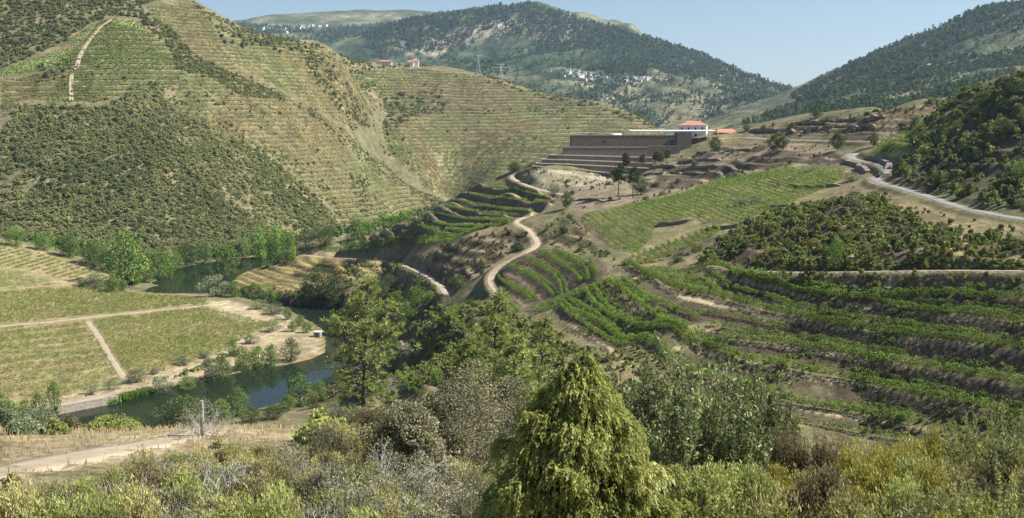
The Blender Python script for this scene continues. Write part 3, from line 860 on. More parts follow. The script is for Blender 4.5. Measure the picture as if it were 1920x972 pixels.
tag(link('mountain', l7.mesh('mountain', M['far_ground'], far_colors(l7, 87, FOREST, []), -111)), kind='structure')

# ground sheet under everything, out to the horizon, and the river
b = MB(); b.add([(-16000,-2000,-113), (16000,-2000,-113), (16000,16000,-113), (-16000,16000,-113)], [(0,1,2,3)])
me = b.mesh('plain', [M['far_ground']])
at = me.attributes.new('Col', 'FLOAT_COLOR', 'POINT'); at.data.foreach_set('color', np.tile(np.array((0.09, 0.10, 0.05, 1), np.float32), 4))
tag(link('plain', me), kind='structure')
import bmesh
bm = bmesh.new()
vsr = [bm.verts.new((x, y, RIV)) for x, y in RIVER]
bm.faces.new(vsr); bmesh.ops.triangulate(bm, faces=bm.faces[:])
# make the water a little wider than the channel so that its edge lies under the banks
me = bpy.data.meshes.new('river'); bm.normal_update(); bm.to_mesh(me); bm.free()
if me.polygons[0].normal.z < 0: me.flip_normals()
me.materials.append(M['water'])
tag(link('river', me), kind='structure')

# haze
m, nt, out = new_mat('valley_haze')
v = N(nt, 'ShaderNodeVolumePrincipled')
v.inputs['Color'].default_value = (0.55, 0.74, 1.0, 1)
v.inputs['Density'].default_value = 4.2e-5
v.inputs['Anisotropy'].default_value = 0.3
nt.links.new(v.outputs[0], out.inputs['Volume'])
b = MB(); b.box(-16500, -2100, -117, 16500, 16500, 950)
hz = link('haze', b.mesh('haze', [m]))
tag(hz, kind='stuff')

# road and track surfaces
def ribbon(name, pts, w, mat, lift=0.10, wob=0.25):
    p = np.asarray(pts)
    T = np.gradient(p[:, :2], axis=0); T /= np.linalg.norm(T, axis=1)[:, None] + 1e-9
    Nn = np.c_[-T[:, 1], T[:, 0]]
    rows = []
    for s in (-1.12, -1, -0.5, 0, 0.5, 1, 1.12):
        ww = w * 0.5 * s * (1 + wob * vnoise(p[:, 0] * 0.15 + 9 * (s > 0), p[:, 1] * 0.15) - wob * 0.5)
        xy = p[:, :2] + Nn * ww[:, None]
        z = p[:, 2] + lift - (0.45 if abs(s) > 1.05 else 0.0)
        rows.append(np.c_[xy, z])
    V = np.stack(rows, 1)
    n, k = V.shape[:2]
    idx = np.arange(n * k).reshape(n, k)
    q = np.stack([idx[:-1, :-1], idx[1:, :-1], idx[1:, 1:], idx[:-1, 1:]], -1).reshape(-1, 4)
    me = mesh_np(name, V.reshape(-1, 3), [q], [mat], smooth_f=True)
    if me.polygons[0].normal.z < 0: me.flip_normals()
    return tag(link(name, me), kind='structure')
for pl_ in ([(208,38),(186,54),(165,80),(150,105),(142,132)], [(134,140),(133,165),(133,190)]):
    q_ = densify(pl_, 8); w3 = hit(q_[:, 0], q_[:, 1], layers=('l2',), y0=700); w3 = resample(w3[~np.isnan(w3[:, 0])], 5.0)
    ribbon('dirt_track', w3, 4.0, M['path'], lift=.9)
for nm_, mt_, w_, w3 in PATHL:
    ribbon(nm_, w3, w_, M[mt_], lift=.12 if w3[:, 1].max() < 120 else .10)
# ------------------------------------------------------------------ foliage builders (all leaves are real small faces)
def unit(v):
    return v / (np.linalg.norm(v, axis=-1, keepdims=True) + 1e-9)
def rdir(r, n):
    return unit(r.normal(size=(n, 3)))

def leaf_quads(C, A, L, W, r):
    """leaf diamonds at C along unit A, length L, width W -> V, Q"""
    n = len(C)
    S = unit(np.cross(A, rdir(r, n)))
    L = np.broadcast_to(L, (n,))[:, None]; W = np.broadcast_to(W, (n,))[:, None]
    V = np.stack([C - A * L * 0.5, C + S * W * 0.5 - A * L * 0.05, C + A * L * 0.5, C - S * W * 0.5 - A * L * 0.05], 1)
    return V.reshape(-1, 3), np.arange(4 * n).reshape(n, 4)

def leaf_mesh(name, C, A, L, W, r, mat, rnd=None):
    V, Q = leaf_quads(C, A, L, W, r)
    if rnd is None: rnd = r.random(len(C))
    return mesh_np(name, V, [Q], [mat], attrs={'rnd': np.repeat(rnd, 4)})

def blob_points(r, n, c, rad, shell=0.55):
    d = rdir(r, n)
    q = (shell + (1 - shell) * r.random(n) ** 0.6)[:, None]
    return np.asarray(c) + d * q * np.asarray(rad), d

def shrub_cloud(r, h, w, nb, nl, leaf, up=0.2, ragged=0.3):
    """lumpy bush: nb lobes on a dome, nl leaves each -> C, A, size, rnd"""
    Cs, As, Rn = [], [], []
    for i in range(nb):
        a = r.random() * 6.283; q = math.sqrt(r.random())
        x, y = q * w * 0.36 * math.cos(a), q * w * 0.36 * math.sin(a)
        top = h * (1 - 0.55 * q * q) * r.uniform(1 - ragged, 1.05)
        rb = w * r.uniform(0.14, 0.25)
        zc = max(top - rb * 0.8, rb * 0.5)
        p, d = blob_points(r, nl, (x, y, zc), (rb, rb, rb * r.uniform(0.8, 1.25)))
        base = r.random()
        Cs.append(p); As.append(unit(d * 0.6 + rdir(r, nl) + np.array((0, 0, up))))
        Rn.append(np.clip(0.5 * base + 0.5 * r.random(nl), 0, 1))
        k = nl // 3                              # skirt down to the ground
        p2 = np.c_[x + r.normal(size=k) * rb * 0.7, y + r.normal(size=k) * rb * 0.7, r.random(k) * max(zc, 0.1)]
        Cs.append(p2); As.append(rdir(r, k)); Rn.append(np.clip(0.5 * base + 0.4 * r.random(k), 0, 1))
    C = np.vstack(Cs); A = np.vstack(As); Rn = np.concatenate(Rn)
    C[:, 2] = np.maximum(C[:, 2], 0.02)
    return C, A, leaf * r.uniform(0.7, 1.4, len(C)), Rn

def limb(r, p0, d, L, n=5, sag=0.0, wig=0.12):
    p = [np.array(p0, float)]; d = np.array(d, float)
    for i in range(n):
        d = d + r.normal(size=3) * wig; d[2] -= sag
        d /= np.linalg.norm(d)
        p.append(p[-1] + d * L / n)
    return np.array(p)

def broadleaf(seed, h, cw, leaf, nb=26, nl=150, base=0.15, stretch=1.0, mat='tree_green', barkm='bark', dens=0.55, trunks=1):
    """deciduous tree: tapered trunk(s), limbs to the clumps, leafy crown with gaps"""
    r = np.random.default_rng(seed)
    T = MB(); Cs, As, Rn = [], [], []
    for k in range(trunks):
        off = r.normal(size=2) * cw * 0.05 * (trunks > 1)
        tr = limb(r, (off[0], off[1], -0.4), (off[0] * 0.3, off[1] * 0.3, 1), h * 0.72, 7, 0, 0.05)
        T.tube(tr, np.linspace(h * 0.026, h * 0.007, len(tr)), 7)
        for i in range(nb // trunks):
            u = base + (1 - base) * (i + r.random()) / (nb // trunks)
            prof = math.sin(math.pi * min(max((u - base) / (1 - base) * 0.88 + 0.1, 0), 1)) ** 0.7
            a = i * 2.4 + r.random()
            q = cw * 0.5 * prof * r.uniform(0.45, 0.95)
            c = np.array((off[0] + q * math.cos(a), off[1] + q * math.sin(a), h * (u * 0.93)))
            rb = cw * r.uniform(0.13, 0.22)
            j = min(int(u * 6), 6)
            T.tube(np.array([tr[j], (tr[j] + c) / 2 + np.array((0, 0, -0.03 * h)), c]), [h * 0.009, h * 0.006, h * 0.002], 4, caps=False)
            p, d = blob_points(r, nl, c, (rb, rb, rb * stretch * r.uniform(0.7, 1.1)), dens)
            b0 = r.random()
            Cs.append(p); As.append(unit(d * 0.5 + rdir(r, nl))); Rn.append(np.clip(0.45 * b0 + 0.55 * r.random(nl), 0, 1))
    C = np.vstack(Cs); A = np.vstack(As); Rn = np.concatenate(Rn)
    s = leaf * r.uniform(0.7, 1.3, len(C))
    return T.mesh('trunk', [M[barkm]], True), leaf_mesh('crown', C, A, s, s * 0.62, r, M[mat], Rn)

def pine(seed, h, cw, base, nl=46, tufts=11, blades=13, bl=0.42, bw=0.075, mat='pine_needles', lean=0.02, top_flat=0.5):
    """pine: bare dark trunk, whorled limbs, separate clumps of needles at the limb ends"""
    r = np.random.default_rng(seed)
    T = MB()
    tr = limb(r, (0, 0, -0.5), (lean, 0, 1), h * 0.97, 9, 0, 0.03)
    T.tube(tr, np.linspace(h * 0.019, h * 0.004, len(tr)), 8)
    zz = tr[:, 2]
    Cs, As, Rn = [], [], []
    for i in range(nl):
        u = base + (1 - base) * ((i + r.random()) / nl)
        prof = (1 - ((u - base) / (1 - base)) ** 2.2 * 0.85) * (0.55 + 0.45 * min(1, (u - base) / 0.18))
        a = i * 2.39996 + r.normal() * 0.3
        L = cw * 0.5 * prof * r.uniform(0.55, 1.1)
        o = np.array([np.interp(u * zz[-1], zz, tr[:, k]) for k in range(3)])
        lb = limb(r, o, (math.cos(a), math.sin(a), r.uniform(0.0, 0.55)), L, 5, -0.03, 0.1)
        T.tube(lb, np.linspace(h * 0.0055, h * 0.0015, len(lb)), 4, caps=False)
        nt = max(4, int(tufts * L / (cw * 0.4)))
        for k in range(nt):
            s = 1 - 0.62 * r.random() ** 1.4
            c = lb[0] + (lb[-1] - lb[0]) * s + r.normal(size=3) * np.array((0.11, 0.11, 0.075)) * cw * 0.5 * (0.5 + 0.5 * prof)
            if k % 3 == 0:
                T.tube(np.array([lb[2] * 0.5 + lb[3] * 0.5, c]), [h * 0.0016, h * 0.0008], 3, caps=False)
            d = unit(rdir(r, blades) + np.array((0, 0, 0.55)) + unit(lb[-1] - lb[0]) * 0.35)
            ln = bl * r.uniform(0.7, 1.2, blades)
            Cs.append(c + d * ln[:, None] * 0.5); As.append(d); Rn.append(np.clip(r.random() * 0.5 + 0.5 * r.random(blades), 0, 1))
    C = np.vstack(Cs); A = np.vstack(As); Rn = np.concatenate(Rn)
    return T.mesh('trunk', [M['pine_bark']], True), leaf_mesh('crown', C, A, bl * r.uniform(0.8, 1.2, len(C)), bw, r, M[mat], Rn)

def heather(seed, h, w, stems=150, per=26, ll=0.075, lw=0.02, mat='heather', spread=0.55, bare=0.3, stemm='twig', tips=True, lean=(0, 0)):
    """upright fine-leaved bush: a sheaf of branchlets clothed in tiny leaves towards their tips"""
    r = np.random.default_rng(seed)
    S = MB(); Cs, As, Rn = [], [], []
    nlobe = 7
    la = r.random(nlobe) * 6.283; lq = np.sqrt(r.random(nlobe)) * 0.75; lh = r.uniform(0.65, 1.0, nlobe)
    for i in range(stems):
        k = r.integers(nlobe)
        bx, by = r.normal(size=2) * w * 0.07
        tx = lq[k] * math.cos(la[k]) * w * 0.42 + r.normal() * w * 0.10 + lean[0] * h
        ty = lq[k] * math.sin(la[k]) * w * 0.42 + r.normal() * w * 0.10 + lean[1] * h
        q = min(1.0, math.hypot(tx - lean[0] * h, ty - lean[1] * h) / (w * 0.55))
        tz = h * lh[k] * (1 - 0.5 * q * q) * r.uniform(0.78, 1.06)
        p0 = np.array((bx, by, 0.0)); p3 = np.array((tx, ty, tz))
        p1 = p0 + np.array(((tx - bx) * 0.5, (ty - by) * 0.5, tz * 0.35)) + r.normal(size=3) * w * 0.04
        pts = np.array([p0, p1, (p1 + p3) / 2 + r.normal(size=3) * w * 0.03, p3])
        if i % 3 == 0: S.tube(pts, np.array((0.009, 0.007, 0.005, 0.003)) * (0.6 + 0.4 * h), 3, caps=False)
        t = bare + (1 - bare) * np.sqrt(r.random(per))
        seg = np.minimum((t * 3).astype(int), 2); f = (t * 3 - seg)[:, None]
        c = pts[seg] * (1 - f) + pts[seg + 1] * f + r.normal(size=(per, 3)) * 0.028 * (0.6 + 0.5 * h)
        ax = unit(unit(pts[seg + 1] - pts[seg]) * 1.1 + rdir(r, per) * 0.8 + np.array((0, 0, 0.25)))
        Cs.append(c); As.append(ax)
        Rn.append(np.clip(0.25 * r.random() + 0.35 * r.random(per) + (0.45 * t ** 3 if tips else 0), 0, 1))
    C = np.vstack(Cs); A = np.vstack(As); Rn = np.concatenate(Rn)
    return S.mesh('stems', [M[stemm]]), leaf_mesh('foliage', C, A, ll * r.uniform(0.6, 1.4, len(C)), lw * r.uniform(0.7, 1.3, len(C)), r, M[mat], Rn)

def wand_shrub(seed, h, w, stems=60, per=90, ll=0.16, lw=0.045, mat='willow_leaf', stemm='twig', spread=0.5, upright=0.8, start=0.15):
    """tall shrub of upright wands with lance-shaped leaves, gaps between the wands"""
    r = np.random.default_rng(seed)
    S = MB(); Cs, As, Rn = [], [], []
    for i in range(stems):
        a = r.random() * 6.283; q = math.sqrt(r.random()) * w * 0.5
        b = np.array((math.cos(a) * q * 0.35, math.sin(a) * q * 0.35, 0))
        hh = h * r.uniform(0.6, 1.0) * (1 - 0.35 * (q / (w * 0.5)) ** 2)
        tip = np.array((math.cos(a) * q, math.sin(a) * q, hh))
        mid = (b + tip) / 2 + r.normal(size=3) * w * 0.05 + np.array((0, 0, h * 0.05))
        pts = densify([b, mid, tip], 4)
        S.tube(pts, np.linspace(0.022, 0.005, len(pts)) * h / 5, 4, caps=False)
        n = per
        t = start + (1 - start) * r.random(n) ** 0.8
        ix = np.minimum((t * (len(pts) - 1)).astype(int), len(pts) - 2); f = (t * (len(pts) - 1) - ix)[:, None]
        c = pts[ix] * (1 - f) + pts[ix + 1] * f
        out = unit(rdir(r, n) * np.array((1, 1, 0.4)) + np.array((0, 0, upright)))
        c = c + out * (r.random(n)[:, None] ** 0.7) * 0.38 * (1.15 - t[:, None]) * h / 4
        Cs.append(c); As.append(unit(out + 0.5 * rdir(r, n))); Rn.append(np.clip(0.4 * r.random() + 0.6 * r.random(n), 0, 1))
    C = np.vstack(Cs); A = np.vstack(As); Rn = np.concatenate(Rn)
    return S.mesh('stems', [M[stemm]]), leaf_mesh('foliage', C, A, ll * r.uniform(0.6, 1.3, len(C)), lw * r.uniform(0.7, 1.2, len(C)), r, M[mat], Rn)

def bare_bush(seed, h, w, mat='dead_wood', n0=7, depth=4, th=0.03, tuft=None):
    """leafless branching bush or small tree"""
    r = np.random.default_rng(seed)
    S = MB(); tips = []
    def grow(p, d, L, rad, k):
        pts = limb(r, p, d, L, 4, 0.02, 0.18)
        S.tube(pts, np.linspace(rad, rad * 0.6, len(pts)), 5 if k > 2 else 3, caps=False)
        if k <= 0:
            tips.append(pts[-1]); return
        for j in range(r.integers(2, 4)):
            nd = unit(unit(pts[-1] - pts[-2]) + rdir(r, 1)[0] * 0.85 + np.array((0, 0, 0.12)))
            q = pts[-1] if j == 0 else pts[r.integers(2, 5)]
            grow(q, nd, L * r.uniform(0.55, 0.85), rad * 0.6, k - 1)
    for i in range(n0):
        a = i * 6.283 / n0 + r.random()
        grow((0, 0, -0.05), unit(np.array((math.cos(a) * w, math.sin(a) * w, h * 1.1)) * np.array((0.5, 0.5, 0.8))), h * 0.42, th, depth)
    return S.mesh('branches', [M[mat]]), np.array(tips)

def grass_patch(seed, n, w, h, mat='dry_grass'):
    r = np.random.default_rng(seed)
    a = r.random(n) * 6.283; q = np.sqrt(r.random(n)) * w * 0.5
    L = h * r.uniform(0.5, 1.2, n)
    d = unit(np.c_[r.normal(size=n) * 0.28, r.normal(size=n) * 0.28, np.ones(n)])
    C = np.c_[q * np.cos(a), q * np.sin(a), np.zeros(n)] + d * L[:, None] * 0.5
    return C, d, L, r.random(n)

def juniper(seed, h, rad):
    """drooping juniper: boughs arching out of a central stem, hung with weeping sprays"""
    r = np.random.default_rng(seed)
    T = MB(); B = MB()
    tr = limb(r, (0, 0, -0.6), (0, 0, 1), h * 0.98, 8, 0, 0.03)
    T.tube(tr, np.linspace(0.15, 0.015, len(tr)), 8)
    Cs, As, Rn = [], [], []
    def prof(z):                       # radius of the crown at height z
        u = np.clip(z / h, 0, 1)
        return rad * np.clip((1 - u) ** 0.64 * 1.12, 0.04, 1.06) * (0.88 + 0.12 * np.clip(u / 0.25, 0, 1))
    nb = 190
    for i in range(nb):
        u = (i + r.random()) / nb
        z1 = h * (0.04 + 0.96 * u ** 0.85)
        a = i * 2.39996 + r.normal() * 0.3
        lump = 1 + 0.13 * math.sin(3 * a + 5 * u) + 0.11 * math.sin(5 * a - 13 * u)
        Rr = prof(z1) * lump * r.uniform(0.62, 1.2)
        z0 = max(0.15, z1 - Rr * r.uniform(0.35, 0.8))
        ca, sa = math.cos(a), math.sin(a)
        o = np.array((0, 0, z0))
        cp = np.array((ca * Rr * 0.6, sa * Rr * 0.6, z1 + 0.10 * h * r.random()))
        tip = np.array((ca * Rr, sa * Rr, z1 - r.uniform(0.05, 0.35)))
        t = np.linspace(0, 1, 8)[:, None]
        bp = (1 - t) ** 2 * o + 2 * t * (1 - t) * cp + t ** 2 * tip
        B.tube(bp, np.linspace(0.026, 0.004, 8), 4, caps=False)
        side = np.array((-sa, ca, 0))
        bright = r.normal() * 0.09
        for k in range(int(52 + 30 * r.random())):
            tt = 0.36 + 0.66 * r.random() ** 0.75
            tc = min(tt, 1.0)
            st = (1 - tc) ** 2 * o + 2 * tc * (1 - tc) * cp + tc ** 2 * tip
            lat = r.normal() * 0.19 * (0.35 + tc)
            st = st + side * lat + np.array((0, 0, -abs(lat) * 0.5 + r.normal() * 0.03))
            Ld = r.uniform(0.07, 0.30) * (0.7 + 0.5 * tc)
            out = np.array((ca, sa, 0)) * r.uniform(0.02, 0.20) + side * np.sign(lat) * r.uniform(0, 0.12)
            m = 22
            s = (np.arange(m) + r.random(m)) / m
            cpt = st + out[None] * (s[:, None] ** 0.6) + np.c_[np.zeros(m), np.zeros(m), 0.05 * np.sin(np.minimum(s * 4, 3.1)) - Ld * s ** 1.4]
            tang = unit(np.gradient(cpt, axis=0))
            cpt = cpt + r.normal(size=(m, 3)) * 0.02
            Cs.append(cpt); As.append(unit(tang + 0.45 * rdir(r, m)))
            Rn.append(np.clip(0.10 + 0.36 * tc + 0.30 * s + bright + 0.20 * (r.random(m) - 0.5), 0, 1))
        for k in range(16):                      # young shoots that stand out of the outline before they nod
            tt = 0.72 + 0.28 * r.random()
            st = (1 - tt) ** 2 * o + 2 * tt * (1 - tt) * cp + tt ** 2 * tip + side * r.normal() * 0.14
            d0 = unit(np.array((ca, sa, 0)) * r.uniform(.3, 1) + side * r.normal() * .5 + np.array((0, 0, r.uniform(.3, 1.1))))
            Ls = r.uniform(.16, .42); m = 20
            s = (np.arange(m) + r.random(m)) / m
            cpt = st + d0 * (s * Ls)[:, None] + np.c_[np.zeros(m), np.zeros(m), -Ls * .95 * s ** 2.4]
            tang = unit(np.gradient(cpt, axis=0)); cpt = cpt + r.normal(size=(m, 3)) * .012
            Cs.append(cpt); As.append(unit(tang + .5 * rdir(r, m)))
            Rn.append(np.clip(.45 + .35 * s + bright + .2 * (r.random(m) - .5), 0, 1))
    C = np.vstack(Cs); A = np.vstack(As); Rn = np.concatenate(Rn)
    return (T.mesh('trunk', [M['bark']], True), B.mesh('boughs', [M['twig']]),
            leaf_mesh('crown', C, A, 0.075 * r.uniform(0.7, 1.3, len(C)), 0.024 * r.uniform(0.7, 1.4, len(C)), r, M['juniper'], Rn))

# leaf colours
M['scrub'] = leaf_mat('scrub_leaf', (0.085, 0.105, 0.042), (0.185, 0.20, 0.088), (0.29, 0.27, 0.155), obj_var=0, trans=0.35)
M['olive'] = leaf_mat('olive_leaf', (0.075, 0.095, 0.055), (0.17, 0.20, 0.125), (0.27, 0.30, 0.21))
M['tree_green'] = leaf_mat('tree_leaf', (0.050, 0.084, 0.022), (0.129, 0.196, 0.050), (0.196, 0.252, 0.073))
M['poplar_green'] = leaf_mat('poplar_leaf', (0.055, 0.10, 0.022), (0.15, 0.235, 0.05), (0.22, 0.30, 0.08))
M['dark_green'] = leaf_mat('dark_leaf', (0.027, 0.043, 0.015), (0.068, 0.095, 0.033), (0.119, 0.147, 0.056))
M['vine'] = leaf_mat('vine_leaf', (0.057, 0.088, 0.019), (0.139, 0.210, 0.045), (0.260, 0.313, 0.083), obj_var=0.12)
M['vine_pale'] = leaf_mat('vine_leaf_yellowing', (0.065, 0.088, 0.02), (0.155, 0.19, 0.045), (0.30, 0.30, 0.10), obj_var=0.15)
M['pine_needles'] = leaf_mat('pine_needle', (0.077, 0.106, 0.037), (0.219, 0.256, 0.094), (0.350, 0.375, 0.163))
M['pine_dark'] = leaf_mat('pine_needle_dark', (0.030, 0.050, 0.018), (0.085, 0.115, 0.04), (0.14, 0.165, 0.065))
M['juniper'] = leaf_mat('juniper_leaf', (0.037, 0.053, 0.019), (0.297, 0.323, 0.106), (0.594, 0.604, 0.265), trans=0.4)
M['heather'] = leaf_mat('heather_leaf', (0.115, 0.115, 0.055), (0.285, 0.275, 0.12), (0.42, 0.40, 0.20))
M['heather_green'] = leaf_mat('heather_green_leaf', (0.095, 0.115, 0.04), (0.235, 0.265, 0.095), (0.38, 0.39, 0.18))
M['slope_green'] = leaf_mat('slope_shrub_leaf', (0.067, 0.085, 0.028), (0.161, 0.184, 0.064), (0.259, 0.265, 0.115))
M['heather_gold'] = leaf_mat('heather_gold_leaf', (0.10, 0.095, 0.024), (0.235, 0.22, 0.052), (0.38, 0.345, 0.09))
M['brown_bush'] = leaf_mat('brown_leaf', (0.075, 0.066, 0.038), (0.17, 0.15, 0.088), (0.27, 0.24, 0.15))
M['grey_bush'] = leaf_mat('grey_leaf', (0.08, 0.082, 0.05), (0.175, 0.172, 0.11), (0.28, 0.275, 0.195))
M['willow_leaf'] = leaf_mat('lance_leaf', (0.065, 0.085, 0.034), (0.18, 0.215, 0.095), (0.36, 0.38, 0.22), spec=0.25, rough=0.45)
M['laurel'] = leaf_mat('laurel_leaf', (0.05, 0.065, 0.018), (0.16, 0.175, 0.04), (0.43, 0.38, 0.11), spec=0.3, rough=0.45)
M['dry_grass'] = leaf_mat('dry_grass', (0.20, 0.16, 0.09), (0.30, 0.25, 0.15), (0.38, 0.32, 0.21), trans=0.4)
M['green_grass'] = leaf_mat('green_grass', (0.10, 0.13, 0.035), (0.23, 0.25, 0.075), (0.36, 0.33, 0.14), trans=0.4)
M['forest'] = leaf_mat('forest_leaf', (0.034, 0.055, 0.027), (0.075, 0.104, 0.048), (0.115, 0.135, 0.065), obj_var=0)

def bake(name, temps, pos, scl, rot, mat, r, tint=None):
    """many plants nobody could count, in one mesh. temps: list of (V, rnd)"""
    n = len(pos); k = r.integers(len(temps), size=n)
    Vs, Rs = [], []
    for j, (V, rn) in enumerate(temps):
        s = np.where(k == j)[0]
        if not len(s): continue
        c, si = np.cos(rot[s]), np.sin(rot[s])
        X = V[None, :, 0] * c[:, None] - V[None, :, 1] * si[:, None]
        Y = V[None, :, 0] * si[:, None] + V[None, :, 1] * c[:, None]
        Z = np.broadcast_to(V[None, :, 2], X.shape)
        sc = np.asarray(scl)[s]
        if sc.ndim == 1: sc = np.c_[sc, sc]
        W = np.stack([X * sc[:, :1], Y * sc[:, :1], Z * sc[:, 1:]], -1) + pos[s][:, None]
        Vs.append(W.reshape(-1, 3))
        t = np.zeros(len(s)) if tint is None else tint[s]
        Rs.append(np.clip(rn[None] * 0.6 + t[:, None], 0, 1).ravel())
    V = np.vstack(Vs); Q = np.arange(len(V)).reshape(-1, 4)
    return mesh_np(name, V, [Q], [mat], attrs={'rnd': np.concatenate(Rs)})

def templates(r, n, nb, nl, leaf, h=1.0, w=1.0):
    out = []
    for i in range(n):
        C, A, s, rn = shrub_cloud(r, h, w, nb, nl, leaf)
        V, Q = leaf_quads(C, A, s, s * 0.8, r)
        out.append((V, np.repeat(rn, 4)))
    return out

def scatter_px(L, poly, n, r, visible=True, thin=None):
    """points spread evenly over the ground inside a region of the survey"""
    px, py = pix(L.X, L.Y, L.Z)
    m = inpoly(px, py, poly) & (L.Z > -113)
    if visible:
        yy, xx = np.where(m)
        x0, x1, y0, y1 = L.xs[xx.min()], L.xs[xx.max()], L.ys[yy.min()], L.ys[yy.max()]
    frac = 0.3; out = []
    tot = 0
    for _ in range(40):
        k = n * 3
        x = r.uniform(x0, x1, k); y = r.uniform(y0, y1, k)
        z = L.h(x, y)
        a, b = pix(x, y, z)
        ok = inpoly(a, b, poly) & (z > -109.3)
        if thin is not None:
            ok &= r.random(k) < thin(x, y)
        p = np.c_[x, y, z][ok]
        out.append(p); tot += len(p)
        if tot >= n: break
    p = np.vstack(out)[:n]
    return p

def copy_thing(root, loc, rot, scale=1.0, label=None, group=None, cat=None):
    o = root.copy(); COL.objects.link(o)
    o.location = loc; o.rotation_euler = (0, 0, rot)
    o.scale = (scale,) * 3 if np.isscalar(scale) else scale
    for ch in root.children:
        c = ch.copy(); COL.objects.link(c); c.parent = o
        for g in ch.children:
            d = g.copy(); COL.objects.link(d); d.parent = c
    if label: o['label'] = label
    if group: o['group'] = group
    if cat: o['category'] = cat
    return o

class Kind:
    """a species: the first planting makes the originals, later ones are copies"""
    def __init__(self, name, cat, parts_list):
        self.name, self.cat, self.pl = name, cat, parts_list   # parts_list: list of tuples of meshes
        self.first = {}
    def put(self, loc, rot, scale, label, group=None, v=None):
        if v is None: v = int(rng.integers(len(self.pl)))
        v %= len(self.pl)
        if v not in self.first:
            parts = self.pl[v]
            if len(parts) == 1:
                o = link(self.name, parts[0])
            else:
                o = link(self.name, None)
                for me in parts: link(me.name.split('.')[0], me, o)
            o.location = loc; o.rotation_euler = (0, 0, rot)
            o.scale = (scale,) * 3 if np.isscalar(scale) else scale
            self.first[v] = o
            tag(o, label, self.cat, group)
            return o
        return copy_thing(self.first[v], loc, rot, scale, label, group, self.cat)
# ------------------------------------------------------------------ winery, houses, walls, poles
def zs(px, py, Y): return P(px, py, Y)[2]
def xs_(px, Y): return P(px, 240, Y)[0]

def box_part(name, parent, mat, *boxes):
    b = MB()
    for q in boxes: b.box(*q)
    return link(name, b.mesh(name, [mat] if not isinstance(mat, list) else mat), parent)

# winery: two long schist blocks with set-back tops, stair tower, canopy
Yw = 700.0
w = tag(link('winery', None, loc=(xs_(1072, Yw), Yw, zs(1072, 275, Yw))), 'long dark schist winery block on the crest, its windowless wall facing the valley', 'winery')
def rel(o, x0, y0, z0, x1, y1, z1):
    l = o.location
    return (x0 - l.x, y0 - l.y, z0 - l.z, x1 - l.x, y1 - l.y, z1 - l.z)
zt = zs(1072, 254, Yw); zb = zs(1072, 276, Yw)
box_part('wall', w, M['schist'], rel(w, xs_(1072, Yw), Yw, zb - 9, xs_(1272, Yw), Yw + 22, zt))
zl = zs(1056, 276.5, Yw - 7)
box_part('lower_wall', w, M['schist'], rel(w, xs_(1056, Yw - 7), Yw - 7, zl - 16, xs_(1216, Yw - 7), Yw - 0.02, zl),
         rel(w, xs_(1216, Yw - 7) + .01, Yw - 6, zl - 15, xs_(1276, Yw - 7), Yw - 0.02, zl + 0.9))
box_part('coping', w, M['slab'], rel(w, xs_(1056, Yw - 7) - .15, Yw - 7.15, zl + .004, xs_(1216, Yw - 7), Yw - 6.3, zl + .25))
box_part('coping', w, M['slab'], rel(w, xs_(1072, Yw) - .15, Yw - .15, zt + .004, xs_(1268, Yw), Yw + .5, zt + .22))
box_part('stair_tower', w, M['schist'], rel(w, xs_(1270, Yw - 2), Yw - 2, zb - 6, xs_(1297, Yw - 2), Yw + 10, zs(1270, 248, Yw - 2)))
box_part('opening', w, M['glass_dark'], rel(w, xs_(1128, Yw), Yw - .03, zs(0, 267, Yw), xs_(1137, Yw), Yw + 1, zs(0, 264.5, Yw)))
box_part('opening', w, M['glass_dark'], rel(w, xs_(1257, Yw), Yw - .04, zs(0, 272, Yw), xs_(1263, Yw), Yw + 1, zs(0, 261.5, Yw)))
box_part('lintel', w, M['slab'], rel(w, xs_(1256, Yw), Yw - .25, zs(0, 261.3, Yw), xs_(1264, Yw), Yw + .3, zs(0, 260.3, Yw)))
b = MB()                                     # white skylight vault on the roof
xa, xb = xs_(1143, Yw + 8), xs_(1165, Yw + 8)
an = np.linspace(0, np.pi, 9)
V = np.array([(x - w.location.x, Yw + 8 + 2.6 * math.cos(t) - w.location.y, zt + 1.1 * math.sin(t) - w.location.z) for x in (xa, xb) for t in an])
b.add(V, [(i, i + 1, i + 10, i + 9) for i in range(8)], [(0, i + 1, i) for i in range(1, 8)] + [(9, 9 + i, 10 + i) for i in range(1, 8)])
link('skylight', b.mesh('skylight', [M['slab']], True), w)

cz = zs(1182, 245.3, Yw + 3)
cn = tag(link('canopy', None, loc=(xs_(1182, Yw + 3), Yw + 3, zt)), 'thin white flat canopy on slender posts along the winery roof', 'canopy')
rs = box_part('roof_slab', cn, M['plaster'], rel(cn, xs_(1182, Yw + 3), Yw + 1, cz - .3, xs_(1342, Yw + 3), Yw + 13, cz))
for v_ in rs.data.vertices:                    # tilt added towards the valley so the sunlit top shows as a bright line
    if v_.co.y > 5: v_.co.z += .35
for k in range(11):
    x = xs_(1185, Yw) + k * 4.6
    for yy in (Yw + 2, Yw + 11.5):
        box_part('post', cn, M['steel'], rel(cn, x, yy, zt - .3, x + .16, yy + .16, cz - .56))

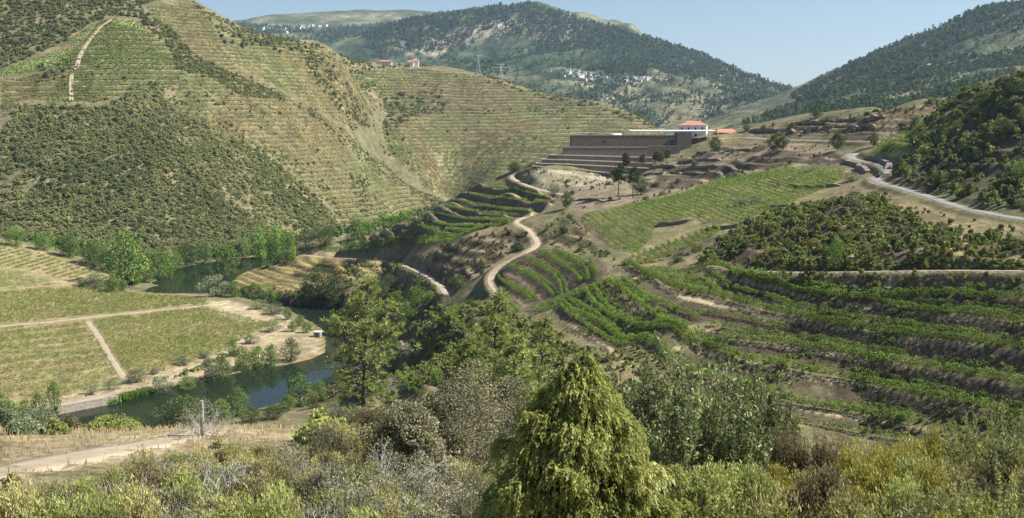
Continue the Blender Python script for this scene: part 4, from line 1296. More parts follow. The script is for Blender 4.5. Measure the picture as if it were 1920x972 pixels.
# stepped retaining walls below the winery
steps = [('topmost', 1032, 1226, 292.3, 297.3, Yw - 12), ('second', 1017, 1226, 300.5, 308, Yw - 17), ('third', 1006, 1218, 308.2, 317.5, Yw - 22), ('lowest', 999, 1182, 313.5, 330.5, Yw - 27)]
for nm_, pa, pb, ya, yb, Y in steps:
    x0, x1 = xs_(pa, Y), xs_(pb, Y)
    za, z2 = zs(pa, ya, Y), zs(pb, yb, Y)
    o = tag(link('retaining_wall', None, loc=(x0, Y, za - 4)), f'{nm_} of the four dark stepped schist walls below the winery, pale ledge on top', 'wall', 'stepped walls below the winery')
    b = MB(); l = MB()
    n = 14; dep = 5.2
    xx = np.linspace(x0, x1, n); zz = za + (z2 - za) * np.linspace(0, 1, n) ** 1.3
    yy = Y + 3.0 * (1 - np.minimum(1, np.linspace(0, 1, n) / 0.12)) ** 2
    for bb, up, dn, fr in ((b, 0, -9, 0), (l, .6, .004, -.25)):
        V = []
        for x, z, y in zip(xx, zz, yy):
            V += [(x - x0, y - Y + fr, z + dn - (za - 4)), (x - x0, y - Y + fr, z + up - (za - 4)), (x - x0, Y + dep - Y + 8, z + up - (za - 4) + (0.0)), (x - x0, Y + dep - Y + 8, z + dn - (za - 4))]
        q = []
        for i in range(n - 1):
            a = 4 * i
            for j in range(4): q.append((a + j, a + 4 + j, a + 4 + (j + 1) % 4, a + (j + 1) % 4))
        q += [(0, 1, 2, 3), (4 * n - 1, 4 * n - 2, 4 * n - 3, 4 * n - 4)]
        bb.add(V, q)
    link('wall', b.mesh('wall', [M['schist']]), o)
    link('ledge', l.mesh('ledge', [M['ledge']]), o)

def hip_roof(x0, y0, x1, y1, z, h, ov=0.5, ridge=0.35):
    x0 -= ov; y0 -= ov; x1 += ov; y1 += ov
    b = MB()
    m = (y0 + y1) / 2; r = min((y1 - y0) / 2, (x1 - x0) * ridge)
    V = [(x0, y0, z), (x1, y0, z), (x1, y1, z), (x0, y1, z), (x0 + r, m, z + h), (x1 - r, m, z + h), (x0, y0, z - .22), (x1, y0, z - .22), (x1, y1, z - .22), (x0, y1, z - .22)]
    b.add(V, [(0, 1, 5, 4), (2, 3, 4, 5), (6, 7, 1, 0), (7, 8, 2, 1), (8, 9, 3, 2), (9, 6, 0, 3), (9, 8, 7, 6)], [(1, 2, 5), (3, 0, 4)])
    return b.mesh('roof', [M['tile']])

# white manor house
Yh = 722.0
x0, x1 = xs_(1273.5, Yh), xs_(1326, Yh)
zb, zt2 = zs(1300, 259, Yh), zs(1300, 238, Yh)
W_, H_ = x1 - x0, zt2 - zb + .9
h = tag(link('manor_house', None, loc=(x0, Yh + 5, zb), rot=R(-14)), 'two-storey white house with a red hipped tile roof behind the winery', 'house')
box_part('wall', h, M['plaster'], (0, 0, -3, W_, 13, H_))
link('roof', hip_roof(0, 0, W_, 13, H_ + .02, 2.9), h)
for k in range(4):
    cx = W_ * (0.14 + 0.24 * k)
    wf = box_part('window', h, M['cream'], (cx - .75, -.06, H_ * .62, cx + .75, .1, H_ * .62 + 1.9))
    box_part('pane', wf, M['glass_dark'], (cx - .52, -.09, H_ * .62 + .2, cx + .52, .05, H_ * .62 + 1.7))
for k in range(3):
    cy_ = 3 + 3.5 * k
    wf = box_part('window', h, M['cream'], (W_ - .1, cy_ - .6, H_ * .62, W_ + .06, cy_ + .6, H_ * .62 + 1.9))
    box_part('pane', wf, M['glass_dark'], (W_ - .05, cy_ - .42, H_ * .62 + .2, W_ + .09, cy_ + .42, H_ * .62 + 1.7))
box_part('door', h, M['glass_dark'], (W_ * .60, -.05, -.2, W_ * .60 + 1.5, .1, 2.7))
box_part('chimney', h, M['plaster'], (W_ * .72, 8, H_ + .6, W_ * .72 + .9, 8.8, H_ + 3.4))

x0 = xs_(1345, 716); zb = zs(1345, 258, 716)
h = tag(link('annex_house', None, loc=(x0, 716, zb)), 'low dark-walled outbuilding with a bright red tile roof beside the white house', 'house')
W_ = xs_(1380, 716) - x0; H_ = zs(1345, 249, 716) - zb
box_part('wall', h, M['schist'], (0, 0, -4, W_, 9, H_)); link('roof', hip_roof(0, 0, W_, 9, H_ + .02, 2.4, .4, .1), h)
box_part('door', h, M['glass_dark'], (W_ * .3, -.04, 0, W_ * .3 + 1.2, .1, 2.1))
x0 = xs_(1298, 706)
g = tag(link('courtyard_wall', None, loc=(x0, 706, zs(1298, 260, 706))), 'dark stone courtyard wall running right from the stair tower', 'wall')
box_part('wall', g, M['schist'], rel(g, x0, 706, zs(0, 275, 706), xs_(1346, 706), 707, zs(0, 259, 706)))
box_part('end_pillar', g, M['slab'], rel(g, xs_(1346, 706) + .01, 705.8, zs(0, 262, 706), xs_(1348, 706), 707.2, zs(0, 248, 706)))

# dry stone walls on the slope
def stone_wall(pl, hgt, label, y0=330, group='dry stone walls on the slope', th=0.7):
    q = densify(pl, 8); p = hit(q[:, 0], q[:, 1], y0=y0); p = p[~np.isnan(p[:, 0])]
    p = resample(p, 1.6)
    z = near.h(p[:, 0], p[:, 1])
    n = len(p)
    T = np.gradient(p[:, :2], axis=0); T /= np.linalg.norm(T, axis=1)[:, None] + 1e-9
    Nn = np.c_[T[:, 1], -T[:, 0]]
    Nn *= np.where(Nn[:, 1:2] > 0, -1, 1)
    top = z + hgt * (0.75 + 0.35 * vnoise(p[:, 0] * .3, p[:, 1] * .3)) * np.minimum(1, np.minimum(np.arange(n), np.arange(n)[::-1]) / 3 + .25)
    o = p[0].copy()
    V = []
    for i in range(n):
        a = p[i, :2]; bk = a - Nn[i] * th * 3
        V += [(*(a + Nn[i] * .15 * hgt * .3), z[i] - 1.2), (*a, top[i]), (*bk, top[i] - .05), (*bk, z[i] - 1.2)]
    V = np.array(V) - o
    q = []
    for i in range(n - 1):
        a = 4 * i
        for j in range(4): q.append((a + j, a + 4 + j, a + 4 + (j + 1) % 4, a + (j + 1) % 4))
    q += [(0, 1, 2, 3), (4 * n - 1, 4 * n - 2, 4 * n - 3, 4 * n - 4)]
    b = MB(); b.add(V, q)
    me = b.mesh('dry_stone_wall', [M['fieldstone']])
    tag(link('dry_stone_wall', me, loc=o), label, 'wall', group)
for pl, hg, lb in [
    ([(1226,426),(1250,423),(1280,420),(1302,413)], 2.6, 'dark curved stone wall in the middle of the sloping vineyard'),
    ([(1320,432),(1355,430),(1395,424)], 2.2, 'stone wall at the lower right edge of the sloping vineyard'),
    ([(1420,392),(1450,391),(1480,387)], 2.0, 'short stone wall above the brown scrub, under the vineyard corner'),
    ([(1475,350),(1520,353),(1575,349)], 2.0, 'stone wall across the vineyard just left of the road bend'),
    ([(1265,308),(1310,302),(1352,302)], 2.2, 'long stone wall on the bare slope right of the winery pines'),
    ([(1262,324),(1300,317),(1348,313)], 2.2, 'second stone wall down the bare slope right of the winery pines'),
    ([(1205,329),(1250,326),(1315,327)], 1.6, 'stone wall with a pale top on the bare slope beneath the pines'),
    ([(1215,318),(1240,314),(1268,314)], 2.6, 'stubby dark stone wall right beside the winery pines'),
    ([(1075,378),(1100,376),(1128,378)], 2.2, 'dark stone wall on the slope left above the sloping vineyard'),
    ([(1403,247),(1440,247),(1490,249)], 3.2, 'dark terrace wall beside the road at the crest'),
    ([(1480,234),(1560,229),(1660,222)], 2.2, 'upper dark terrace wall on the crest right of the round tree'),
    ([(1500,244),(1560,241),(1640,238)], 2.2, 'lower dark terrace wall on the crest above the upper road'),
    ([(1622,297),(1650,301),(1672,311),(1668,318)], 2.6, 'grey wall holding the bank on the inside of the road bend'),
    ([(1578,305),(1605,312),(1632,322)], 2.6, 'rough stone wall under the outer edge of the road bend'),
    ([(1345,290),(1370,284),(1410,282)], 1.8, 'low stone wall on the bare slope under the upper road'),
    ]:
    stone_wall(pl, hg * .62, lb)

# quay, hut and ruin by the river
p0 = np.array(PZ(107, 777.5, RIV)); p1 = np.array(PZ(222, 756, RIV))
d = p1 - p0; Lq = np.linalg.norm(d[:2])
q = tag(link('quay_wall', None, loc=p0 + np.array((0, 0, -1)), rot=math.atan2(d[1], d[0])), 'weathered grey stone quay along the river below the person', 'quay')
b = MB(); n = 24
for i in range(n):
    for k in range(4):
        xo = (0.5 if k % 2 else 0) * Lq / n
        b.box(max(0, i * Lq / n + xo * 0.98) + .02, -rng.uniform(0, .1), k * .95 + .02, min(Lq, (i + 1) * Lq / n + xo) - .02, 3, (k + 1) * .95 - .0)
link('wall', b.mesh('wall', [M['quay']]), q)
box_part('coping', q, M['quay'], (-.2, -.15, 3.81, Lq + .2, 1.0, 4.0))
hp = hit(596, 632, y0=450)[0]
q = tag(link('river_hut', None, loc=hp, rot=R(-12)), 'small grey stone hut with a flat pale roof on the point by the river', 'hut')
b = MB(); b.box(-1.7, -1.6, -.6, -.5, 1.6, 2.6); b.box(.5, -1.6, -.6, 1.7, 1.6, 2.6); b.box(-.499, 1.0, -.6, .499, 1.6, 2.6); b.box(-.499, -1.6, 2.05, .499, .999, 2.6)
link('wall', b.mesh('wall', [M['quay']]), q)
box_part('roof', q, M['slab'], (-2.0, -1.9, 2.602, 2.0, 1.9, 2.9)); box_part('door', q, M['glass_dark'], (-.499, -1.3, -.4, .499, -1.2, 2.04))
hp = hit(258, 444, layers=('l2',), y0=700)[0]
q = tag(link('ruin', None, loc=hp, rot=R(10)), 'small ruined stone house with pale broken walls in the trees above the river', 'ruin')
box_part('wall', q, M['slab'], (-5, -.3, -2, 2.5, .3, 2.4), (-5, .301, -2, -4.4, 6, 3.0)); box_part('low_wall', q, M['quay'], (2.51, -.3, -2, 14, .3, 1.3), (13.4, .301, -2, 14, 5, 1.9))
box_part('roof', q, M['slab'], (-5.3, -.6, 2.41, .5, 4, 2.7))

# person on the riverside track
pp = hit(161.5, 747.5, y0=380)[0]
def person_mesh():
    me = bpy.data.meshes.new('person')
    v = [(0,0,.95),(0,0,1.2),(0,0,1.42),(0,-.01,1.54),(0,-.02,1.68), (.10,0,.9),(.11,.04,.5),(.11,-.03,.08),(.11,-.14,.04), (-.10,0,.9),(-.12,-.06,.5),(-.12,.08,.1),(-.12,-.03,.05),
         (.19,0,1.40),(.25,.03,1.12),(.25,-.1,.90),(.25,-.13,.82),(-.19,0,1.40),(-.26,0,1.12),(-.24,-.1,.9),(-.24,-.13,.82)]
    e = [(0,1),(1,2),(2,3),(3,4),(0,5),(5,6),(6,7),(7,8),(0,9),(9,10),(10,11),(11,12),(2,13),(13,14),(14,15),(15,16),(2,17),(17,18),(18,19),(19,20)]
    me.from_pydata(v, e, [])
    o = bpy.data.objects.new('person', me); COL.objects.link(o)
    o.modifiers.new('skin', 'SKIN'); o.modifiers.new('sub', 'SUBSURF').levels = 1
    rad = [.15,.14,.15,.055,.105,.095,.07,.05,.045,.095,.07,.05,.045,.065,.05,.04,.035,.065,.05,.04,.035]
    for sv, rr in zip(me.skin_vertices[0].data, rad): sv.radius = (rr, rr * .85)
    me.skin_vertices[0].data[0].use_root = True
    dg = bpy.context.evaluated_depsgraph_get()
    m2 = bpy.data.meshes.new_from_object(o.evaluated_get(dg)); m2.name = 'person'
    bpy.data.objects.remove(o)
    m2.materials.clear(); m2.materials.append(M['skin']); m2.materials.append(M['dark_cloth'])
    for pl in m2.polygons:
        z = pl.center.z
        pl.material_index = 0 if z > 1.5 or (abs(pl.center.x) > .2 and z < .92) else 1
    return m2
M['skin'] = stone_mat('skin', (0.32, 0.2, 0.14), (0.36, 0.24, 0.17), 3, bump=0)
M['dark_cloth'] = stone_mat('dark_cloth', (0.02, 0.02, 0.025), (0.04, 0.04, 0.05), 8, bump=.1)
pe = tag(link('person', person_mesh(), loc=pp, rot=R(200)), 'person in dark clothes standing on the pale riverside track', 'person')
hb = MB(); hb.tube([(0, 0, 1.68), (0, 0, 1.74), (0, .01, 1.79)], [.112, .105, .05], 8)
link('hair', hb.mesh('hair', [M['dark_cloth']], True), pe)

# poles and pylons
def pole(px, pyb, pyt, label, layers=('near',), y0=150, rad=.11, arm=True, Y=None, group='utility poles'):
    p = hit(px, pyb, layers=layers, y0=y0)[0] if Y is None else np.array((P(px, pyb, Y)[0], Y, near.h(P(px, pyb, Y)[0], Y)))
    H = (pyb - pyt) / F_PX * p[1] if Y is None else P(px, pyt, Y)[2] - float(p[2])
    o = tag(link('utility_pole', None, loc=p), label, 'pole', group)
    b = MB(); b.tube([(0, 0, -.5), (0, 0, H * .5), (0, 0, H)], [rad * 1.2, rad, rad * .8], 7); link('post', b.mesh('post', [M['pole']], True), o)
    if arm: box_part('crossarm', o, M['pole'], (-.7, -.13, H * .93, .7, -.02, H * .93 + .14))
pole(1407, 504, 456, 'leaning-grey wooden pole at the left end of the scrub track', y0=200)
pole(75, 613, 586, 'pale pole beside the track across the left vineyard', y0=400)
pole(311, 589, 573, 'pale pole at the far end of the left vineyard track', y0=400)
pole(1518, 257, 236, 'thin pole on the crest beside the upper road', y0=450)
pole(1114, 452, 417, 'pole inside the left corner of the sloping vineyard', y0=380)
pole(1480, 300, 250, 'pole on the bare slope below the upper road', y0=430, arm=False) if False else None
pole(1440, 396, 372, 'pole between the vineyard and the brown scrub', y0=320)
pole(1684, 424, 413, 'short pale post in the scrub under the road', y0=250, arm=False)
def pylon(px, pyb, pyt, Y, label, layer):
    x = P(px, pyb, Y)[0]; z = float(LAYERS[layer].h(x, Y)); H = P(px, pyt, Y)[2] - z
    o = tag(link('power_pylon', None, loc=(x, Y, z)), label, 'pylon', 'power pylons')
    b = MB(); w = H * .11
    for sx in (-1, 1):
        for sy in (-1, 1): b.tube([(sx * w, sy * w, -1), (sx * w * .25, sy * w * .25, H * .7), (sx * .3, sy * .3, H)], H * .006, 4)
    for k in range(8):
        z0 = H * k / 8; w0 = w * (1 - .75 * min(1, k / 5.6)); w1 = w * (1 - .75 * min(1, (k + 1) / 5.6))
        for sy in (-1, 1):
            b.tube([(-w0, sy * w0, z0), (w1, sy * w1, z0 + H / 8)], H * .004, 3); b.tube([(w0, sy * w0, z0), (-w1, sy * w1, z0 + H / 8)], H * .004, 3)
    link('lattice_tower', b.mesh('lattice_tower', [M['steel']]), o)
    for hz_, ww in ((.97, .16), (.84, .22), (.72, .16)):
        b = MB(); b.tube([(-H * ww, 0, H * hz_), (0, 0, H * hz_ + H * .02), (H * ww, 0, H * hz_)], H * .007, 4); link('crossarm', b.mesh('crossarm', [M['steel']]), o)
pylon(897, 139, 104, 1885, 'tallest pale power pylon standing behind the terraced hill crest', 'l3')
pylon(939, 152, 120, 1960, 'fainter power pylon right of the tallest one, partly behind the crest', 'l3')
pylon(1735, 62, 50, 2740, 'far power pylon on the skyline of the right mountain', 'l6')
pylon(1721, 70, 60, 2760, 'small far pylon left of its twin on the right skyline', 'l6')

# farmhouses and villages on the hills
def far_house(px, py, layer, w, d, hh, wall, label, group, rot=0.0, two=True):
    p = hit(px, py, layers=(layer,), y0=900)[0]
    if np.isnan(p[0]): return
    o = tag(link('house', None, loc=p, rot=rot), label, 'house', group)
    box_part('wall', o, M[wall], (-w / 2, -d / 2, -3, w / 2, d / 2, hh))
    link('roof', hip_roof(-w / 2, -d / 2, w / 2, d / 2, hh + .03, hh * .45, .6), o)
    b = MB()
    for k in range(max(2, int(w / 4))):
        x = -w / 2 + w * (k + .5) / max(2, int(w / 4))
        b.box(x - .5, -d / 2 - .05, hh * .35, x + .5, -d / 2 + .1, hh * .35 + 1.3)
    ow = link('windows', b.mesh('windows', [M['glass_dark']]), o); ow['kind'] = 'stuff'
far_house(769, 124.5, 'l3', 11, 9, 6.5, 'cream', 'cream farmhouse with a red roof at the left end of the terraced crest', 'farmhouses on the crest')
far_house(779, 124.5, 'l3', 11, 9, 8.5, 'cream', 'taller cream farmhouse with a red roof on the terraced crest', 'farmhouses on the crest')
far_house(722, 121, 'l3', 22, 8, 4.5, 'cream', 'long low farm building with a red roof on the crest left of the cream farmhouses', 'farmhouses on the crest')
far_house(1744, 127.5, 'l6', 15, 9, 5.5, 'plaster', 'lone white house with an orange roof on the right mountain', None)
hv = np.random.default_rng(5)
def village(line, n, layer, spread, size, lab, grp):
    q = resample(np.array(line, float), 1.0)
    for i in range(n):
        c = q[hv.integers(len(q))] + hv.normal(size=2) * np.array(spread)
        w = size * hv.uniform(.7, 1.5)
        wl = 'plaster' if hv.random() < .25 else 'village_wall'
        p = hit(c[0], c[1], layers=(layer,), y0=2300)[0]
        if np.isnan(p[0]): continue
        o = tag(link('village_house', None, loc=p, rot=hv.uniform(-.6, .6)), lab, 'house', grp)
        box_part('wall', o, M[wl], (-w / 2, -w * .4, -6, w / 2, w * .4, size * .62))
        rm = hip_roof(-w / 2, -w * .4, w / 2, w * .4, size * .62 + .05, size * .24, .5); rm.materials[0] = M['old_tile']
    link('roof', rm, o)
village([(1050,136),(1072,138),(1090,142),(1110,146),(1135,150),(1160,157),(1180,158)], 62, 'l4', (11, 4.2), 9, 'small house with pale walls and red roof in the hillside village across the valley', 'houses of the hillside village')
village([(1165,151),(1200,148),(1232,150)], 26, 'l4', (10, 3.0), 9, 'small house with pale walls and red roof at the right end of the hillside village', 'houses at the right end of the village')
village([(487,55),(520,56),(545,56),(563,54)], 42, 'l5', (9, 2.0), 13, 'tiny white house of the distant village on the far plateau', 'houses of the plateau village')
village([(565,50),(600,49),(625,50)], 12, 'l5', (6, 1.2), 15, 'tiny pale house strung along the plateau beside the far village', 'houses strung along the plateau')
village([(812,46),(830,46)], 7, 'l4', (4, 1.5), 14, 'tiny pale house high on the mountain shoulder', 'houses on the mountain shoulder') if False else None
village([(1620,146),(1660,145)], 6, 'l6', (10, 1.0), 8, 'small pale house low on the right mountain', 'houses low on the right mountain')
# ------------------------------------------------------------------ vines: every row an object
ORD = ['first','second','third','fourth','fifth','sixth','seventh','eighth','ninth','tenth','eleventh','twelfth','thirteenth','fourteenth','fifteenth','sixteenth','seventeenth','eighteenth','nineteenth']
TENS = {20: 'twent', 30: 'thirt', 40: 'fort', 50: 'fift', 60: 'sixt', 70: 'sevent', 80: 'eight', 90: 'ninet'}
def nth(i):                                     # 0 -> first
    n = i + 1
    if n < 20: return ORD[n - 1]
    t, u = n // 10 * 10, n % 10
    return TENS[t] + 'ieth' if u == 0 else TENS[t] + 'y-' + ORD[u - 1]
vr = np.random.default_rng(11)
def vine_row(pts, label, group, h=1.55, w=0.75, per_m=46, leaf=0.30, mat='vine', gaps=0.0, step=1.0, off=0.0):
    p = resample(np.asarray(pts)[:, :2], 0.5)
    L = (len(p) - 1) * 0.5
    n = int(L * per_m)
    if n < 8: return None
    s = vr.random(n) * (len(p) - 1); i = np.minimum(s.astype(int), len(p) - 2); f = (s - i)[:, None]
    c = p[i] * (1 - f) + p[i + 1] * f
    T = p[i + 1] - p[i]; T = T / (np.linalg.norm(T, axis=1)[:, None] + 1e-9)
    Nn = np.c_[-T[:, 1], T[:, 0]]
    sm = s * 0.5
    lump = vnoise(sm / 1.3 + label.__hash__() % 97, sm * 0 + 3.3)          # each vine stands out a little
    keep = np.ones(n, bool)
    if gaps: keep = vnoise(sm / 1.7 + (hash(label) % 89), sm * 0 + 8.1) > gaps
    ph = vr.random(n) * 6.283; q = np.sqrt(vr.random(n)) ** 0.6
    hw = w * 0.5 * (0.6 + 0.8 * lump); hh = h * (0.72 + 0.5 * lump)
    lat = np.cos(ph) * q * hw; z = hh * (0.60 + 0.42 * np.sin(ph) * q)
    xy = c + Nn * lat[:, None] + Nn * off + vr.normal(size=(n, 2)) * 0.06
    zz = near.h(c[:, 0], c[:, 1]) + np.maximum(z, 0.12)
    o3 = np.array((p[0][0], p[0][1], float(near.h(p[0][0], p[0][1]))))
    C = (np.c_[xy, zz] - o3)[keep]
    A = unit(rdir(vr, len(C)) + np.array((0, 0, 0.3)))
    me = leaf_mesh('vine_row', C, A, leaf * vr.uniform(.7, 1.3, len(C)), leaf * .8, vr, M[mat], np.clip(0.5 * lump[keep] + 0.5 * vr.random(len(C)), 0, 1))
    ro = tag(link('vine_row', None, loc=o3), label, 'vine row', group)
    me.name = 'foliage'; link('foliage', me, ro)
    return ro

def trace(pl, y0):
    q = densify([(a[0], a[1]) for a in pl], 8)
    p = hit(q[:, 0], q[:, 1], y0=y0); p = p[~np.isnan(p[:, 0])]
    return p
G1 = 'vine rows on the long curved terraces'
nmR = ['short upper', 'topmost long', 'second long', 'third long', 'fourth long', 'lowest long']
for k, (t, pl) in enumerate(ROWS_R):
    pl = list(pl)
    p3 = np.array([P(*q) for q in pl])
    if t in (0, 1, 2): pass
    p3 = densify(p3, 8)
    vine_row(p3, f'{nmR[k]} vine row on the curved terraces below the scrub track', G1, h=2.1, w=1.1, per_m=74, leaf=0.31)
    if t >= 0:   # a thinner second row at the back of the bench
        T_ = np.gradient(p3[:, :2], axis=0); T_ /= np.linalg.norm(T_, axis=1)[:, None] + 1e-9
        p4 = p3.copy(); p4[:, :2] += np.c_[-T_[:, 1], T_[:, 0]] * np.where((T_[:, 0] * 0 + 1) > 0, 1, 1)[:, None] * 1.9
        vine_row(p4, f'inner vine row close to the bank behind the {nmR[k]} row of the curved terraces', G1, h=1.5, w=0.7, per_m=28, leaf=0.30, gaps=0.3)
for k, (t, pl) in enumerate(ROWS_RX):
    vine_row(densify(np.array([P(*q) for q in pl]), 8), f'{["second","third","fourth","uppermost","lowest"][k]} short vine row between the long rows where the curved terraces turn', G1, h=1.6, w=1.0, per_m=52, leaf=.3)
for k, (t, z, pl) in enumerate(ROWS_A):
    p3 = trace(pl, 320)
    for j, of in enumerate((0.0,) if k in (0, 6) else (0.0, 1.9)):
        vine_row(p3, f'{nth(k)} {"outer" if j == 0 else "inner"} vine row from the right on the S-curved terraces by the pale track', 'vine rows on the S-curved terraces', h=1.7, w=1.0, per_m=52, leaf=.32, off=of, gaps=0 if j == 0 else .2)
for k, (t, pl) in enumerate(ROWS_S):
    p3 = trace(pl, 560)
    vine_row(p3, f'{nth(k)} vine row from the top of the fan terraces above the river trees', 'vine rows on the fan terraces', h=1.9, w=1.3, per_m=28, leaf=.45)
    vine_row(p3, f'back vine row behind the {nth(k)} row of the fan terraces', 'vine rows on the fan terraces', h=1.5, w=.9, per_m=13, leaf=.42, off=2.8, gaps=.35)
for k, (t, pl) in enumerate(ROWS_L):
    p3 = trace(pl, 600)
    vine_row(p3, f'{nth(k)} vine row from the top of the dry orange terraces at the river bend', 'vine rows on the river bend terraces', h=1.5, w=1.2, per_m=20, leaf=.42, gaps=.15)
for j, pl in enumerate([[(600,469),(640,466),(720,459),(800,453),(880,441),(965,418)], [(610,472),(660,470),(740,462),(810,457),(885,445),(955,424)], [(640,462),(720,455),(800,449),(880,436),(960,415)]]):
    vine_row(trace(pl, 560), f'{["middle","lower","upper"][j]} line of the long vine strip along the foot of the fan terraces', 'vine strip under the fan terraces', h=2.0, w=2.2, per_m=34, leaf=.45)
CROWS = [[(805,589),(819,601),(838,614)], [(827,579),(842,585),(858,592)], [(784,622),(796,634),(809,645)], [(797,670),(800,655),(815,643),(835,636),(852,633)], [(806,676),(812,662),(826,650),(848,645)],
         [(842,596),(856,606),(870,618)], [(940,562),(950,575),(962,590)], [(1000,585),(1040,570),(1075,552),(1110,543),(1140,532)], [(1003,590),(1043,576),(1075,559),(1112,549)], [(838,600),(862,580),(885,565)],
         [(665,745),(690,760),(715,775)], [(690,728),(720,745),(745,760)], [(735,690),(752,712),(780,735)], [(620,765),(640,752),(660,745)], [(760,722),(785,740),(810,748)], [(640,770),(660,782),(690,790)],
         [(740,640),(765,625),(790,612)], [(770,680),(785,690),(800,700)]]
for k, pl in enumerate(CROWS):
    p = trace(pl, 200)
    if len(p) > 3:
        vine_row(p, f'{nth(k)} short vine row among the small terraces in the hollow behind the pines', 'vine rows in the hollow behind the pines', h=1.6, w=1.2, per_m=42, leaf=.34)
        vine_row(p, f'companion line beside the {nth(k)} short vine row in the hollow behind the pines', 'vine rows in the hollow behind the pines', h=1.5, w=1.0, per_m=34, leaf=.34, off=2.2)

IROWS = [[(1262,521),(1300,524),(1330,535),(1352,552)], [(1275,531),(1310,541),(1335,556)], [(1330,512),(1352,525),(1366,545)], [(1375,543),(1430,556),(1480,572)], [(1480,573),(1560,590),(1640,605)],
         [(1300,588),(1350,592),(1420,606),(1480,620)], [(1330,610),(1400,622),(1470,634)], [(1250,605),(1290,622),(1340,640)], [(1640,603),(1740,619),(1840,632)], [(1500,634),(1600,652),(1700,668)], [(1480,790),(1547,801),(1613,813),(1700,828)], [(1400,512),(1440,520),(1500,534),(1560,545)]]
for k, pl in enumerate(IROWS):
    p = trace(pl, 170)
    if len(p) > 3: vine_row(p, f'{nth(k)} of the thin vine rows squeezed between the long rows of the curved terraces', 'thin vine rows between the long rows', h=1.6, w=.85, per_m=44, leaf=.30, gaps=.12)

def plot_rows(poly_px, a, b, spacing, y0, lab, grp, skip=None, minlen=6, **kw):
    """parallel rows across a field; a -> b (survey) gives their direction"""
    q = []
    for (u, v), (u2, v2) in zip(poly_px, poly_px[1:] + poly_px[:1]):
        for t in np.arange(6) / 6: q.append((u + (u2 - u) * t, v + (v2 - v) * t))
    q = np.array(q)
    h3 = hit(q[:, 0], q[:, 1], y0=y0); h3 = h3[~np.isnan(h3[:, 0])]
    poly = [tuple(z) for z in h3[:, :2]]
    pa, pb = hit([a[0], b[0]], [a[1], b[1]], y0=y0)
    d = unit((pb - pa)[:2]); n = np.array((-d[1], d[0]))
    pr = h3[:, :2] @ n; al = h3[:, :2] @ d
    if n[0] < 0 and abs(n[0]) > abs(n[1]) or (n[1] < 0 and abs(n[1]) >= abs(n[0])): n = -n; pr = -pr
    ks = np.arange(pr.min() + spacing / 2, pr.max(), spacing)
    t = np.arange(al.min(), al.max(), 1.0)
    cnt = 0
    for i, k in enumerate(ks):
        if skip and skip(i): continue
        bow = 0
        xy = n * k + d * t[:, None]
        ins = inpoly(xy[:, 0], xy[:, 1], poly)
        if ins.sum() < minlen: continue
        # longest run inside
        idx = np.where(ins)[0]; runs = np.split(idx, np.where(np.diff(idx) > 1)[0] + 1)
        for rn_ in runs:
            if len(rn_) < minlen: continue
            vine_row(xy[rn_], lab.format(nth(cnt)), grp, **kw); cnt += 1
    return cnt
nrow = 0
nrow += plot_rows([(1087,408),(1200,383),(1290,362),(1350,340),(1420,326),(1480,317),(1530,318),(1585,322),(1582,338),(1540,358),(1490,380),(1430,400),(1380,420),(1330,418),(1300,408),(1230,424),(1225,445),(1195,478),(1160,466),(1125,441)], (1142,401), (1212,446), 2.7, 380,
   '{} vine row from the left in the sloping vineyard below the winery', 'vine rows of the sloping vineyard', h=1.5, w=1.0, per_m=20, leaf=.40, gaps=.05, mat='vine')
nrow += plot_rows([(1180,484),(1230,465),(1290,444),(1340,424),(1352,436),(1300,462),(1250,482),(1212,490)], (1216,471), (1227,485), 2.6, 350,
   '{} short vine row from the left in the narrow strip under the sloping vineyard', 'vine rows of the narrow strip', h=1.5, w=.9, per_m=26, leaf=.38, minlen=4)
nrow += plot_rows([(1655,262),(1700,240),(1760,226),(1812,228),(1800,245),(1735,262),(1700,280),(1650,296),(1640,285)], (1660,275), (1790,235), 3.2, 420,
   '{} vine row from the bottom in the bright plot above the road bend', 'vine rows above the road bend', h=1.6, w=1.3, per_m=18, leaf=.5, mat='vine_pale')
PA, PB = (20,612), (380,573)
nrow += plot_rows([(-30,552),(60,543),(140,540),(215,538),(245,550),(330,556),(392,563),(386,570),(300,578),(200,588),(90,600),(-30,610)], PA, PB, 3.3, 450,
   '{} vine row from the front in the field between the two left tracks', 'vine rows of the middle river field', h=1.35, w=.95, per_m=17, leaf=.44, gaps=.22, mat='vine_pale')
nrow += plot_rows([(172,602),(290,588),(385,577),(440,590),(508,607),(480,622),(440,648),(400,668),(330,690),(262,705),(238,702),(215,672)], PA, PB, 3.0, 420,
   '{} vine row from the front in the right field of the river tongue', 'vine rows of the right river field', h=1.4, w=.95, per_m=18, leaf=.42, gaps=.20, mat='vine_pale')
nrow += plot_rows([(-30,622),(80,611),(158,603),(185,640),(215,690),(228,712),(200,722),(120,738),(-30,752)], PA, PB, 3.3, 380,
   '{} vine row from the front in the left field of the river tongue', 'vine rows of the left river field', skip=lambda i: i % 5 == 3, h=1.3, w=1.0, per_m=17, leaf=.42, gaps=.24, mat='vine_pale')
nrow += plot_rows([(-30,505),(40,512),(105,535),(60,538),(-30,545)], PA, PB, 3.4, 500,
   '{} vine row from the front in the small field below the sunny knoll', 'vine rows at the knoll foot', h=1.4, w=1.3, per_m=14, leaf=.42, gaps=.2)
nrow += plot_rows([(-40,440),(0,450),(60,470),(130,495),(212,522),(190,530),(130,530),(90,515),(30,503),(-40,500)], (0,500), (130,470), 5.5, 600,
   '{} pale vine row from the front on the sunny knoll left of the river', 'vine rows on the sunny knoll', h=1.4, w=1.8, per_m=16, leaf=.5, gaps=.3, mat='vine_pale')
0 and print('VINE ROWS', len([o for o in COL.objects if o.name.startswith('vine_row')]), nrow)

